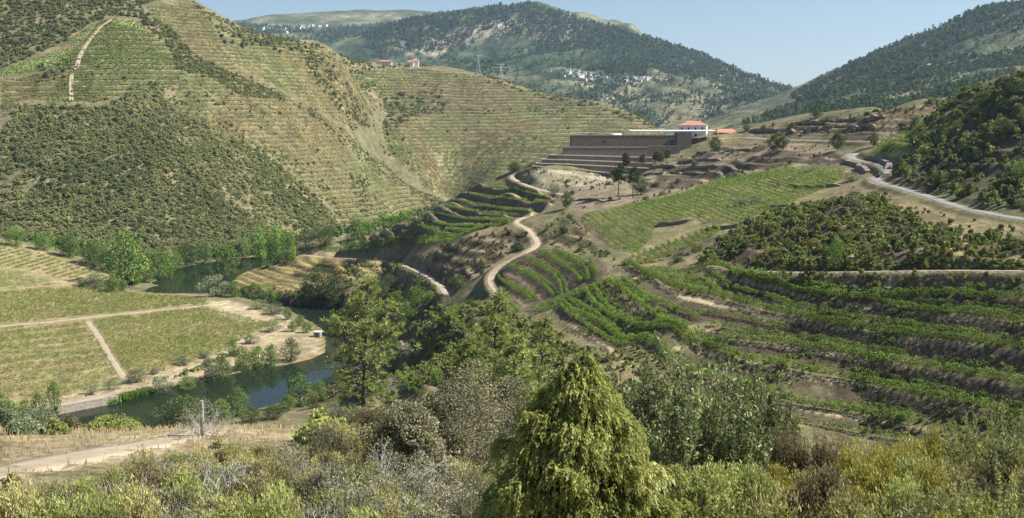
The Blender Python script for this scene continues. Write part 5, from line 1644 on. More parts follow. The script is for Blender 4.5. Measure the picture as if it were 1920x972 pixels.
# ------------------------------------------------------------------ hillside cover nobody could count
sr = np.random.default_rng(21)
T_s = templates(sr, 6, 7, 12, 0.28)               # shrub seen from afar
T_t = templates(sr, 5, 9, 12, 0.28, 1.25, 1.0)
T_v = templates(sr, 3, 3, 4, 0.55, 0.8, 1.2)
def cover(name, L, specs, mat, kindlabel=None):
    pos, scl, tint = [], [], []
    for poly, n, smin, smax, t0, t1, thin in specs:
        p = scatter_px(L, poly, n, sr, thin=thin)
        pos.append(p); s = smin + (smax - smin) * sr.random(len(p)) ** 2.0
        scl.append(s); tint.append(t0 + (t1 - t0) * np.clip(0.5 + 0.9 * fbm(p[:, 0], p[:, 1], 70, 3, 91), 0, 1) + 0.22 * fbm(p[:, 0], p[:, 1], 24, 2, 92) + sr.normal(size=len(p)) * 0.10)
    pos = np.vstack(pos); scl = np.concatenate(scl); tint = np.concatenate(tint)
    pos[:, 2] -= 0.1
    me = bake(name, T_s + T_t, pos, np.c_[scl, scl * sr.uniform(.4, .85, len(scl))], sr.random(len(pos)) * 6.28, M[mat], sr, tint)
    return tag(link(name, me), kind='stuff')
patchy = lambda f, lo, hi, sd: (lambda x, y: smooth(lo, hi, fbm(x, y, f, 4, sd)) * 0.93 + 0.07)
S2A = [(-40,280),(0,250),(40,195),(100,200),(190,200),(290,165),(330,210),(420,250),(500,290),(560,340),(640,425),(640,445),(560,470),(500,480),(400,492),(330,505),(240,535),(190,500),(120,485),(60,465),(-40,440)]
S2B = [(-40,-60),(340,-10),(300,0),(265,10),(290,40),(310,80),(250,30),(205,30),(150,55),(120,80),(0,130),(-40,140)]
S2C = [(285,30),(310,70),(330,130),(400,150),(450,180),(540,190),(610,230),(640,260),(600,230),(560,200),(500,165),(420,130),(360,100),(330,60)]
S2D = [(355,0),(440,48),(520,70),(600,84),(640,112),(600,110),(530,90),(450,78),(400,50)]
cover('scrub', l2, [
    (S2A, 12500, 2.2, 7.0, 0.05, 0.62, patchy(60, -0.75, -0.1, 5)), (S2A, 5500, 1.2, 3.0, 0.2, 0.7, None),
    ([(280,155),(330,185),(440,235),(535,285),(610,345),(670,425),(640,445),(560,345),(500,290),(420,250),(330,210)], 620, 1.2, 4.0, 0.0, 0.5, None),
    (S2B, 9500, 2.0, 6.0, -0.05, 0.3, patchy(80, -0.7, -0.2, 6)),
    (S2C, 2600, 2.0, 5.5, 0.0, 0.35, None), (S2D, 900, 2.0, 5.0, 0.1, 0.4, None),
    ([(290,165),(340,150),(440,175),(520,200),(470,230),(400,215),(320,195)], 500, 1.8, 4.5, 0.05, 0.4, None),
    (CUT2, 1500, 1.0, 2.6, 0.0, 0.35, None),
    ([(560,90),(610,110),(650,150),(680,200),(700,240),(660,245),(620,190),(580,140)], 900, 2.0, 5.5, 0.0, 0.35, None),
    ([(560,190),(640,240),(700,300),(760,330),(840,385),(820,392),(740,345),(680,310),(620,250)], 900, 1.6, 4.0, 0.0, 0.3, None),
    ([(670,140),(700,150),(735,230),(770,310),(800,360),(770,350),(720,290),(690,220)], 400, 1.8, 5.0, 0.0, 0.3, None),
    ([(655,325),(690,330),(700,400),(680,400),(660,360)], 110, 2.0, 5.0, 0.0, 0.2, None),
    ([(100,128),(340,120),(340,170),(180,195),(90,195)], 200, 2.0, 4.5, 0.05, 0.4, None),
    ([(60,130),(140,105),(140,128),(70,165)], 90, 2.5, 5.0, 0.05, 0.3, None)], 'scrub')
cover('scrub', l3, [
    ([(685,150),(700,200),(740,175),(830,170),(845,215),(790,215),(740,240),(720,250),(690,215)], 520, 3.0, 8.0, -0.1, 0.2, None),
    ([(640,105),(700,122),(830,124),(690,130),(670,150),(640,140)], 420, 2.5, 6.0, 0.0, 0.35, None),
    ([(900,135),(1000,168),(1100,190),(1215,215),(1245,245),(1200,232),(1120,205),(1000,182),(920,150)], 500, 2.5, 7.0, -0.05, 0.3, None),
    ([(670,140),(710,160),(745,230),(790,320),(830,365),(790,350),(730,290),(690,220)], 500, 1.8, 5.0, 0.0, 0.3, None),
    ([(640,235),(700,225),(760,235),(750,245),(690,250),(650,245)], 200, 2.5, 6.0, 0.0, 0.3, None),
    ([(860,205),(1060,205),(1200,222),(1200,228),(1060,213),(870,215)], 160, 2.0, 5.0, -0.1, 0.1, None),
    (CUT3, 1700, 1.1, 3.2, -0.05, 0.35, None)], 'scrub')

def bench_vines(name, L, u, poly, dens, size, lo, hi, mat, tfun=None):
    px, py = pix(L.X, L.Y, L.Z)
    m = inpoly(px, py, poly) & (u > lo) & (u < hi) if u is not None else inpoly(px, py, poly)
    jj, ii = np.where(m)
    k = sr.random(len(jj)) < dens
    if tfun is not None: k &= sr.random(len(jj)) < tfun(L.X[jj, ii], L.Y[jj, ii])
    jj, ii = jj[k], ii[k]
    x = L.X[jj, ii] + sr.uniform(-1, 1, len(jj)); y = L.Y[jj, ii] + sr.uniform(-.7, .7, len(jj))
    p = np.c_[x, y, L.h(x, y)]
    return p
def vines_bake(name, L, groups, mat):
    pos = np.vstack([g[0] for g in groups]); scl = np.concatenate([g[1] * sr.uniform(.7, 1.3, len(g[0])) for g in groups])
    me = bake(name, T_v, pos, scl, sr.random(len(pos)) * 6.28, M[mat], sr, sr.random(len(pos)) * .4)
    return tag(link(name, me), kind='stuff')
g2 = []
p = bench_vines('v', l2, u2, CUT2, 0.85, 1, .28, .60, None, patchy(90, -.75, .15, 8)); g2.append((p, 1.5))
p = bench_vines('v', l2, u2, CUT2B, 0.85, 1, .28, .60, None, patchy(90, -.75, .15, 8)); g2.append((p, 1.5))
p = bench_vines('v', l2, u2, TER2, 0.9, 1, .28, .66, None); g2.append((p, 1.9))
for poly, _, w in L2G[:6]:
    p = bench_vines('v', l2, None, poly, 0.75, 1, 0, 1, None); g2.append((p, 1.4))
vines_bake('vines', l2, g2, 'vine')
p = bench_vines('v', l3, u3, CUT3, 0.9, 1, .28, .60, None, patchy(110, -.7, .15, 9))
vines_bake('vines', l3, [(p, 1.7)], 'vine_pale')

# far woods
T_f = templates(sr, 5, 3, 5, 0.55, 1.35, 0.9)
def woods(name, L, specs):
    pos, scl, tint = [], [], []
    for poly, n, s0, s1, thin in specs:
        p = scatter_px(L, poly, n, sr, thin=thin)
        pos.append(p); scl.append(sr.uniform(s0, s1, len(p))); tint.append(sr.random(len(p)) * .4)
    pos = np.vstack(pos); scl = np.concatenate(scl)
    me = bake(name, T_f, pos, scl, sr.random(len(pos)) * 6.28, M['forest'], sr, np.concatenate(tint))
    return tag(link(name, me), kind='stuff')
woods('woods', l4, [([(680,50),(985,5),(1110,40),(1240,80),(1370,120),(1490,170),(1440,215),(1300,160),(1050,125),(900,120),(700,112)], 11000, 7, 13, patchy(420, -.35, .05, 31)),
                    ([(880,120),(1050,125),(1300,165),(1420,215),(1400,240),(1200,240),(1000,170)], 2800, 5, 10, patchy(250, -.3, .2, 32))])
woods('woods', l5, [([(440,45),(560,55),(700,50),(760,40),(700,110),(600,95),(480,70)], 2500, 9, 17, patchy(500, -.3, .1, 34))])
woods('woods', l6, [([(1480,180),(1600,120),(1700,65),(1790,25),(1930,0),(1930,110),(1700,150),(1500,195)], 6500, 5, 10, patchy(260, -.45, .0, 36)),
                    ([(1380,235),(1500,195),(1700,150),(1930,105),(1930,200),(1600,225)], 4500, 3.5, 7.5, patchy(160, -.35, .2, 37))])
# ------------------------------------------------------------------ trees
def gz(x, y): return float(near.h(x, y))
tr_ = np.random.default_rng(31)
K = {}
K['tree'] = Kind('tree', 'tree', [broadleaf(101 + i, 10, 8.5, 0.42, nb=26, nl=120, base=.08) for i in range(4)])
K['dark'] = Kind('tree', 'tree', [broadleaf(121 + i, 10, 10, 0.42, nb=28, nl=120, base=.05, mat='dark_green') for i in range(3)])
K['poplar'] = Kind('poplar_tree', 'tree', [broadleaf(141 + i, 14, 7.0, 0.45, nb=34, nl=110, base=.06, stretch=1.7, mat='poplar_green') for i in range(3)])
K['willow'] = Kind('willow_tree', 'tree', [broadleaf(151 + i, 9, 9, 0.40, nb=26, nl=130, base=.02, stretch=1.5, mat='poplar_green', trunks=2) for i in range(2)])
K['olive'] = Kind('olive_tree', 'tree', [broadleaf(161 + i, 5, 5.4, 0.26, nb=18, nl=120, base=.12, mat='olive', trunks=2) for i in range(3)])
K['round'] = Kind('tree', 'tree', [broadleaf(171 + i, 8, 7.5, 0.40, nb=22, nl=130, base=.22, mat='dark_green') for i in range(2)])
K['spine'] = Kind('pine_tree', 'tree', [pine(181 + i, 13, 6.2, .48, nl=34, tufts=14, blades=10, bl=.8, bw=.16, mat='pine_dark') for i in range(3)])
K['shore'] = Kind('shrub', 'shrub', [(leaf_mesh('shrub', *(lambda q: (q[0], q[1], q[2], q[2] * .7))(shrub_cloud(tr_, 4, 5, 12, 90, .34)), tr_, M[mt]),) for mt in ('tree_green', 'dark_green', 'olive', 'poplar_green')])
HH = {'tree': 10, 'dark': 10, 'poplar': 14, 'willow': 9, 'olive': 5, 'round': 8, 'spine': 13, 'shore': 4}

def plant(kind, px, base, top, label, group=None, layers=('near',), y0=150, Y=None, wide=1.0, v=None):
    if Y is None:
        p = hit(px, base, layers=layers, y0=y0)[0]
        if np.isnan(p[0]): return None
    else:
        x = P(px, base, Y)[0]
        p = np.array((x, Y, max(float(LAYERS[k].h(x, Y)) for k in layers)))
    H = max(0.5, P(px, top, p[1])[2] - p[2])
    s = H / HH[kind]
    return K[kind].put(p - np.array((0, 0, .15)), tr_.random() * 6.28, (s * wide, s * wide, s), label, group, v)

GR = 'trees along the river banks'
L2K = ('l2', 'near')
for kind, px, base, top, wd, lb in [
    ('tree', 235, 535, 432, .95, 'tall bright green rounded tree above the dark bend of the river'),
    ('willow', 300, 522, 468, 1.0, 'drooping pale green willow at the water edge of the far bank'),
    ('willow', 328, 508, 474, 1.0, 'second drooping willow of the far bank, next to the reeds'),
    ('tree', 270, 530, 480, 1.1, 'leafy tree between the bright rounded tree and the willow'),
    ('tree', 385, 498, 452, .7, 'narrow green tree by the little landing on the far bank'),
    ('tree', 425, 520, 456, .95, 'round tree standing out over the water in front of the poplars'),
    ('poplar', 488, 492, 428, 1.1, 'left one of the dense poplars behind the river bend'),
    ('poplar', 516, 496, 424, 1.1, 'middle one of the dense poplars behind the river bend'),
    ('poplar', 540, 492, 429, 1.1, 'right one of the dense poplars behind the river bend'),
    ('tree', 175, 500, 452, 1.3, 'grey-green spreading tree at the edge of the sunny knoll'),
    ('tree', 130, 482, 440, 1.3, 'yellowish green tree behind the ridge of the sunny knoll'),
    ('dark', 205, 510, 468, 1.1, 'dark tree in the shade left of the bright rounded tree'),
    ('tree', 30, 462, 425, 1.3, 'tree peeping over the knoll vineyard at its upper end'),
    ('tree', 80, 470, 436, 1.3, 'bushy tree behind the knoll ridge, second from its upper end'),
    ('dark', 350, 497, 455, 1.0, 'dark tree at the foot of the scrub slope left of the landing'),
    ('tree', 455, 478, 445, 1.2, 'tree behind the round tree, left of the poplars'),
    ('dark', 575, 470, 430, 1.2, 'dark tree right behind the poplars'),
    ('dark', 610, 462, 425, 1.2, 'dark tree at the mouth of the side valley'),
]:
    plant(kind, px, base, top, lb, GR, L2K, 640, wide=wd)
for kind, px, base, top, Y, wd, lb in [
    ('poplar', 668, 458, 408, 925, 1.25, 'broad green tree at the lower tip of the fan terraces'),
    ('poplar', 690, 452, 412, 930, 1.1, 'green tree tucked behind the tip of the fan terraces'),
    ('poplar', 718, 440, 400, 905, 1.1, 'feathery green tree behind the lower fan terraces'),
    ('poplar', 738, 432, 398, 905, 1.0, 'slim feathery tree second behind the lower fan terraces'),
    ('poplar', 757, 424, 398, 890, 1.0, 'slim feathery tree third behind the fan terraces'),
    ('poplar', 772, 418, 396, 880, 1.0, 'last slim tree up along the edge of the fan terraces')]:
    plant(kind, px, base, top, lb, GR, ('near', 'l2'), Y=Y, wide=wd)
for kind, px, base, top, wd, lb in [
    ('dark', 598, 572, 506, 1.0, 'big dark tree over the water at the river bend terraces'),
    ('dark', 632, 574, 515, 1.0, 'second big dark tree at the bend, partly behind the tall pine'),
    ('dark', 572, 571, 530, 1.0, 'low dark tree shading the bank at the river bend'),
    ('olive', 405, 556, 516, 1.4, 'grey-green bush below the dead white tree on the bank'),
    ('tree', 440, 556, 526, 1.2, 'low green tree on the tip of the right bank'),
    ('tree', 478, 562, 530, 1.1, 'leafy green bush under the orange terraces by the water'),
    ('tree', 505, 566, 540, 1.3, 'bright low bush under the orange terraces'),
    ('olive', 488, 580, 562, 1.7, 'first silvery olive bush on the river tongue point'),
    ('olive', 516, 590, 570, 1.7, 'second silvery olive bush on the river tongue point'),
    ('tree', 540, 600, 575, .9, 'small green tree by the end of the pale track'),
    ('tree', 562, 612, 590, 1.1, 'small rounded tree over the water right of the track end'),
    ('tree', 575, 624, 604, 1.2, 'dark bushy tree left beside the river hut'),
    ('tree', 548, 622, 602, 1.2, 'bushy tree between the track end and the hut'),
    ('olive', 512, 622, 600, 1.4, 'olive bush inside the bend of the pale track'),
    ('olive', 470, 645, 628, 1.7, 'dark olive bush at the corner of the right river field'),
    ('tree', 420, 714, 672, 1.0, 'leafy tree leaning over the river, largest of the shore clump'),
    ('olive', 398, 716, 672, 1.0, 'grey willow bush at the left end of the shore clump'),
    ('tree', 455, 696, 650, 1.0, 'rounded tree in the middle of the shore clump'),
    ('tree', 482, 692, 648, .95, 'second rounded tree in the middle of the shore clump'),
    ('tree', 508, 688, 645, .95, 'bright tree right of the middle of the shore clump'),
    ('dark', 545, 678, 634, .9, 'dark tree at the right end of the shore clump'),
    ('tree', 438, 668, 634, .9, 'tree above the shore clump beside the track'),
    ('tree', 352, 738, 704, 1.2, 'dense round bush at the water, alone between track and river'),
    ('olive', 306, 742, 706, 1.1, 'grey-green bush at the water beside the reeds'),
    ('olive', 254, 718, 690, 1.3, 'largest silvery olive bush at the end of the field path'),
    ('olive', 209, 731, 711, 1.4, 'smaller silvery olive bush left of the field path'),
    ('olive', 174, 740, 719, 1.3, 'dark olive bush above the person on the track'),
    ('olive', 345, 684, 664, 1.5, 'dark olive bush at the lower edge of the right river field'),
    ('olive', 290, 702, 690, 1.4, 'small dark bush at the field edge near the path'),
    ('olive', 383, 672, 656, 1.4, 'olive bush further along the edge of the right river field'),
    ('tree', 75, 784, 736, .8, 'green tree at the river edge left of the quay'),
    ('tree', 103, 776, 712, .5, 'slender young tree at the left end of the quay'),
    ('tree', 18, 812, 752, .9, 'leafy tree at the far left water edge'),
    ('tree', 48, 790, 748, .9, 'leafy tree behind the left water edge'),
    ('tree', 2, 790, 735, .9, 'tall leafy tree where the river leaves the view'),
    ('olive', 180, 540, 512, 1.6, 'grey-green bush at the end of the knoll vineyard'),
    ('tree', 210, 548, 518, 1.4, 'spreading green bush at the water between the fields'),
    ('tree', 230, 546, 524, 1.3, 'bush on the bank right at the dark water'),
    ('olive', 155, 537, 520, 1.6, 'low bush by the end of the upper field track'),
]:
    plant(kind, px, base, top, lb, GR, ('near',), 380, wide=wd)
for kind, px, top, Y, wd, lb in [
    ('dark', 350, 744, 392, 1.3, 'dark bushy tree on the near bank below the wooden post'),
    ('dark', 330, 762, 385, 1.2, 'low dark tree left of the one below the wooden post'),
    ('tree', 415, 748, 395, 1.0, 'rounded tree on the near bank right of the wooden post'),
    ('tree', 446, 728, 402, .8, 'taller tree on the near bank right of the wooden post'),
    ('dark', 472, 762, 380, 1.2, 'low tree on the near bank between two taller ones'),
    ('dark', 512, 757, 385, 1.1, 'low dark tree on the near bank, left of the tall leafy one'),
    ('tree', 562, 700, 410, .8, 'tallest leafy tree on the near bank, left of the pine'),
    ('tree', 540, 740, 400, 1.0, 'leafy tree at the left foot of the tallest one'),
    ('dark', 588, 742, 398, 1.0, 'dark leafy tree between the tallest bank tree and the pine'),
    ('tree', 610, 765, 380, 1.0, 'small tree at the foot of the pine, near bank'),
    ('tree', 600, 715, 415, 1.1, 'leafy tree at the water just left of the tall pine'),
    ('dark', 625, 700, 420, 1.1, 'dark tree at the water behind the pine trunk'),
    ('tree', 648, 712, 405, 1.1, 'leafy tree right behind the pine trunk at the water'),
    ('dark', 250, 782, 385, 1.2, 'low dark bushy tree over the water at the grassy ridge'),
    ]:
    plant(kind, px, 790, top, lb, 'trees on the near river bank', ('near',), Y=Y, wide=wd * 1.2)
# reeds at the quay
rr = np.random.default_rng(41)
for k, (a, b, lb) in enumerate([((232, 752), (286, 738), 'thick bed of green reeds along the water right of the quay'), ((203, 759), (226, 754), 'small clump of green reeds in front of the quay end')]):
    A = np.array(PZ(*a, RIV)); B_ = np.array(PZ(*b, RIV)); n = 2600 if k == 0 else 800
    t = rr.random(n)[:, None]; nrm = np.array((-(B_ - A)[1], (B_ - A)[0], 0)); nrm /= np.linalg.norm(nrm)
    base = A + (B_ - A) * t + nrm * rr.uniform(-1.0, 3.2, n)[:, None]
    L = rr.uniform(1.4, 3.6, n)
    d = unit(np.c_[rr.normal(size=(n, 2)) * .25, np.ones(n)])
    C = base + d * L[:, None] * .5 - A
    tag(link('reeds', leaf_mesh('reeds', C, d, L, .3, rr, M['poplar_green']), loc=A), lb, 'reeds', 'reeds at the quay')
# hollow and mid slopes
GM = 'trees in the hollow'
for kind, px, base, top, wd, lb in [
    ('tree', 745, 580, 545, 1.3, 'leafy tree in the hollow right of the tall pine crown'), ('tree', 780, 575, 535, 1.2, 'bright leafy tree in the hollow under the pale track'),
    ('dark', 715, 565, 530, 1.3, 'dark bushy tree just right of the pine top'), ('tree', 805, 568, 545, 1.4, 'round bush beside the lower end of the pale track'),
    ('tree', 760, 610, 570, 1.2, 'feathery green tree in the middle of the hollow'), ('tree', 700, 610, 570, 1.3, 'green tree behind the pine crown in the hollow'),
    ('dark', 730, 545, 515, 1.3, 'dark bush below the straight vine line in the hollow'), ('tree', 665, 600, 560, 1.2, 'green tree at the water behind the pine trunk'),
    ('dark', 785, 540, 520, 1.5, 'low dark bush under the pale track bend'), ('dark', 700, 690, 650, 1.3, 'dark bush at the bottom of the hollow by the pine trunk'),
    ('tree', 735, 650, 615, 1.2, 'light green bush in the hollow left of the small terraces'), ('dark', 860, 540, 515, 1.5, 'dark bush in the shade right of the pale track end'),
    ('tree', 820, 720, 690, 1.3, 'bush among the small terraces behind the grey bushes'), ('dark', 700, 640, 610, 1.2, 'dark tree behind the right boughs of the pine')]:
    plant(kind, px, base, top, lb, GM, ('near',), 200, wide=wd)
for kind, px, base, top, wd, lb in [
    ('spine', 1160, 370, 305, 1.1, 'pine with a long bare trunk, leftmost in front of the stepped walls'), ('spine', 1175, 336, 284, .9, 'tall slim pine highest against the stepped walls'),
    ('spine', 1187, 372, 311, 1.1, 'pine with a wide crown low in front of the stepped walls'), ('spine', 1203, 322, 287, .95, 'small lone pine in front of the stepped walls'),
    ('spine', 1228, 318, 283, 1.0, 'left pine of the tight group at the right end of the stepped walls'), ('spine', 1239, 322, 284, 1.0, 'front pine of the tight group at the right end of the stepped walls'),
    ('spine', 1250, 312, 280, 1.2, 'right pine of the tight group at the right end of the stepped walls'),
    ('round', 1201, 366, 334, 1.25, 'round leafy oak at the foot of the low wide pine'), ('olive', 1153, 342, 326, 1.0, 'bushy young pine under the leftmost one'),
    ('round', 1341, 284, 256, 1.0, 'dark round tree by the annex wall'), ('round', 1452, 284, 250, .9, 'dark spreading tree left of the pair under the upper road'),
    ('round', 1467, 282, 254, .9, 'lighter spreading tree right of the pair under the upper road'), ('round', 1530, 222, 195, 1.1, 'dark round tree alone on the crest skyline'),
    ('round', 1570, 284, 246, .8, 'ragged dark tree below the upper road near the road bend'), ('round', 1638, 276, 248, .8, 'dark tree at the end of the upper road above the bend'),
    ('olive', 1541, 236, 222, 1.1, 'light green bush right of the round skyline tree'), ('olive', 1613, 232, 213, 1.1, 'pale green bush on the crest terrace'),
    ('round', 1717, 240, 218, 1.1, 'dark bush on the crest above the bright plot'), ('olive', 1508, 234, 226, 1.6, 'yellow-green low bush on the crest terrace'),
    ('round', 965, 324, 304, 1.3, 'round dark tree at the hairpin of the pale track'), ('olive', 1040, 366, 344, 1.0, 'light bushy tree below the hairpin track'),
    ('round', 1063, 392, 360, .8, 'dark tree at the right end of the fan terraces'), ('round', 1400, 246, 234, 1.6, 'bushy green tree behind the annex'),
    ('olive', 1420, 382, 362, 1.2, 'dark green bush in the upper part of the sloping vineyard'), ('olive', 1388, 386, 368, 1.6, 'silvery bush at the edge of the sloping vineyard'),
    ('olive', 1464, 348, 337, 1.6, 'silvery olive bush in the vineyard left of the stone wall'), ('olive', 1515, 324, 314, 1.8, 'silvery olive bush on the bank below the road bend'),
    ('olive', 1595, 340, 322, 1.6, 'silvery olive bush beside the road bend'), ('tree', 1567, 506, 442, .55, 'young green tree with a thin bare trunk above the scrub track'),
    ('round', 1845, 205, 172, 1.2, 'dark tree on the right skyline above the thicket'), ('round', 1905, 185, 150, 1.2, 'dark tree highest on the right skyline'),
    ('round', 1880, 260, 222, 1.3, 'dark tree high in the right thicket'), ('tree', 1915, 345, 300, 1.2, 'bright green bush tree in the right thicket'),
    ]:
    plant(kind, px, base, top, lb, 'trees around the winery slope', ('near',), 200, wide=wd)
# olive trees scattered over the far terraces
GO = 'olive trees on the far hill'
oz = np.random.default_rng(51)
OK_ = Kind('olive_tree', 'tree', [(bake('olive_tree', T_t, np.zeros((1, 3)), np.ones(1), np.zeros(1), M['olive'], oz, np.full(1, .1 * i)),) for i in range(4)])
def olives(poly, n, layer, s0, s1, lb, thin=None):
    for p in scatter_px(LAYERS[layer], poly, n, oz, thin=thin):
        s = oz.uniform(s0, s1)
        OK_.put(p, oz.random() * 6.28, (s, s, s * .85), lb, GO)
olives([(180,140),(300,150),(330,170),(290,180),(250,190),(180,195)], 26, 'l2', 4, 6.5, 'grey-green olive tree in the loose grove under the green hill plots')
olives([(60,130),(145,112),(140,128),(70,160)], 14, 'l2', 4, 6.5, 'dark olive tree along the edge of the left hill plots')
olives([(400,55),(450,70),(540,90),(530,105),(440,90),(400,75)], 30, 'l2', 4, 7, 'pale olive tree in the grove near the hill skyline')
olives(CUT2, 60, 'l2', 2.5, 4.5, 'small olive tree dotted on the dry stepped hillside')
olives(CUT3, 60, 'l3', 3, 5.5, 'small olive tree dotted on the round stepped hill')

# ------------------------------------------------------------------ shrubs of the right-hand slopes
kr = np.random.default_rng(61)
def smesh(mt, h, w, nb, nl, leaf):
    C, A, s, rn = shrub_cloud(kr, h, w, nb, nl, leaf)
    return (leaf_mesh('shrub', C, A, s, s * .6, kr, M[mt], rn),)
KS = {}
for nm_, mts in (('green', 'slope_green'), ('brown', 'brown_bush'), ('dark', 'dark_green'), ('olive', 'olive'), ('gold', 'heather_gold')):
    KS[nm_] = Kind('shrub', 'shrub', [smesh(mts, 1.0, 1.35, 11, 62, .125) for _ in range(3)])
DESC = {'green': 'olive-green', 'brown': 'dry brown', 'dark': 'dark green', 'olive': 'silvery grey-green', 'gold': 'yellowish'}
def shrubs(poly, n, mix, s0, s1, where, grp, thin=None, y=None, avoid=3.0):
    pts = scatter_px(near, poly, n, kr, thin=thin)
    keys = list(mix); w = np.array([mix[k] for k in keys], float); w /= w.sum()
    for p in pts:
        if y and not (y[0] < p[1] < y[1]): continue
        if avoid and any(np.min(np.hypot(q[:, 0] - p[0], q[:, 1] - p[1])) < avoid for _, _, _, q in PATHL[:7]): continue
        k = keys[kr.choice(len(keys), p=w)]
        s = s0 + (s1 - s0) * kr.random() ** 1.8
        KS[k].put(p - np.array((0, 0, .1)), kr.random() * 6.28, (s, s, s * kr.uniform(.7, 1.0)), f'{"large" if s > (s0 + s1) / 2 else "low"} {DESC[k]} shrub {where}', grp)
SLOPE = [(1300,500),(1330,470),(1400,420),(1480,392),(1560,380),(1600,372),(1640,376),(1700,402),(1800,434),(1920,454),(2080,480),(2080,508),(1800,505),(1600,508),(1480,508),(1410,505)]
shrubs(SLOPE, 135, {'green': 4, 'brown': 1.2, 'dark': 2, 'olive': .8, 'gold': .8}, 1.8, 5.0, 'on the scrub slope between road and track', 'shrubs between road and track', y=(230, 460))
THICK = [(1670,330),(1690,290),(1720,262),(1800,235),(1850,200),(1930,150),(2060,110),(2060,420),(1850,385),(1760,362),(1700,345)]
shrubs(THICK, 105, {'dark': 3.2, 'green': 2.4, 'brown': .9, 'olive': .9}, 3.2, 7.5, 'in the dense thicket above the road', 'shrubs of the thicket above the road', y=(280, 560), avoid=4.5)
shrubs([(1340,515),(1400,514),(1920,516),(1920,552),(1700,550),(1600,552),(1430,532)], 22, {'green': 3, 'brown': 2, 'olive': 1}, 1.0, 2.6, 'on the rough bank under the scrub track', 'shrubs on the bank under the track', y=(190, 330), avoid=2.5)
shrubs([(1180,385),(1250,300),(1340,280),(1480,300),(1570,300),(1590,312),(1480,316),(1350,338),(1200,380)], 34, {'olive': 2, 'green': 2, 'brown': 1.5, 'dark': 1}, 1.8, 4.2, 'on the bare slope below the upper road', 'shrubs on the bare winery slope', y=(420, 700))
shrubs([(1410,242),(1520,222),(1640,210),(1800,185),(1800,220),(1700,255),(1410,258)], 26, {'dark': 2, 'green': 2, 'olive': 1}, 2.0, 4.5, 'on the crest above the upper road', 'shrubs on the crest', y=(430, 760))
shrubs([(790,480),(880,445),(960,430),(1000,440),(985,470),(920,500),(880,540),(850,545),(800,505)], 40, {'brown': 2, 'green': 2.5, 'dark': 1.5, 'olive': 1}, 2.0, 5.5, 'on the brown bank between the two pale tracks', 'shrubs between the pale tracks', y=(400, 680))
shrubs([(1010,440),(1060,395),(1090,425),(1130,470),(1170,492),(1100,480),(1040,470)], 26, {'olive': 2, 'green': 2, 'dark': 1.5, 'brown': 1}, 1.8, 4.5, 'on the dark bank left of the sloping vineyard', 'shrubs left of the sloping vineyard', y=(380, 620))
shrubs([(1010,325),(1200,340),(1190,370),(1100,395),(1050,365),(1000,345)], 26, {'olive': 2.5, 'green': 2}, 1.2, 3.4, 'on the pale waste ground under the stepped walls', 'shrubs on the waste ground', y=(520, 720))
shrubs([(1180,490),(1300,470),(1330,480),(1310,500),(1220,505)], 12, {'green': 2, 'gold': 1, 'brown': 1}, 1.6, 4.0, 'on the bank under the narrow vine strip', 'shrubs under the narrow vine strip', y=(320, 440))
# smaller growth nobody could count on the same slopes
def low_cover(specs, mat, name='undergrowth'):
    pos, scl, tint = [], [], []
    for poly, n, s0, s1, y, thin in specs:
        p = scatter_px(near, poly, n, kr, thin=thin)
        p = p[(p[:, 1] > y[0]) & (p[:, 1] < y[1])]
        ok = np.ones(len(p), bool)
        for _, _, wd, q in PATHL:
            for k in range(0, len(q)): ok &= np.hypot(p[:, 0] - q[k, 0], p[:, 1] - q[k, 1]) > wd * .5 + .7
        p = p[ok]
        pos.append(p); scl.append(s0 + (s1 - s0) * kr.random(len(p)) ** 2); tint.append(.35 * kr.random(len(p)) + .15 * np.clip(fbm(p[:, 0], p[:, 1], 20, 3, 77), -1, 1))
    pos = np.vstack(pos); scl = np.concatenate(scl); tint = np.concatenate(tint)
    me = bake(name, T_s + T_t, pos - np.array((0, 0, .08)), scl, kr.random(len(pos)) * 6.28, M[mat], kr, tint)
    return tag(link(name, me), kind='stuff')
low_cover([([(1690,208),(1800,178),(1920,140),(1960,140),(1960,200),(1850,215),(1750,238)], 600, 1.2, 3.6, (380, 620), None), ([(1400,488),(1600,492),(1960,490),(1960,507),(1600,509),(1420,506)], 420, .6, 1.8, (215, 320), None), (SLOPE, 2200, .8, 3.0, (220, 470), patchy(22, -.6, .0, 14)), (THICK, 1150, 1.5, 4.5, (270, 570), patchy(30, -.5, .0, 15))], 'slope_green')
low_cover([(THICK, 350, 1.5, 4.5, (270, 570), patchy(26, -.5, .0, 16)), (SLOPE, 160, 1.2, 3.6, (220, 470), None)], 'dark_green')
low_cover([(SLOPE, 450, .7, 2.4, (220, 470), patchy(25, -.2, .3, 3)), ([(1180,385),(1250,300),(1400,265),(1570,270),(1590,312),(1480,316),(1350,338)], 500, .5, 1.8, (420, 720), None),
           ([(790,480),(880,445),(960,430),(1000,440),(985,470),(920,500),(880,540),(850,545),(800,505)], 500, .7, 2.4, (380, 700), None),
           ([(1410,242),(1520,222),(1640,210),(1800,185),(1800,220),(1700,255),(1410,258)], 300, .7, 2.2, (430, 760), None)], 'brown_bush')
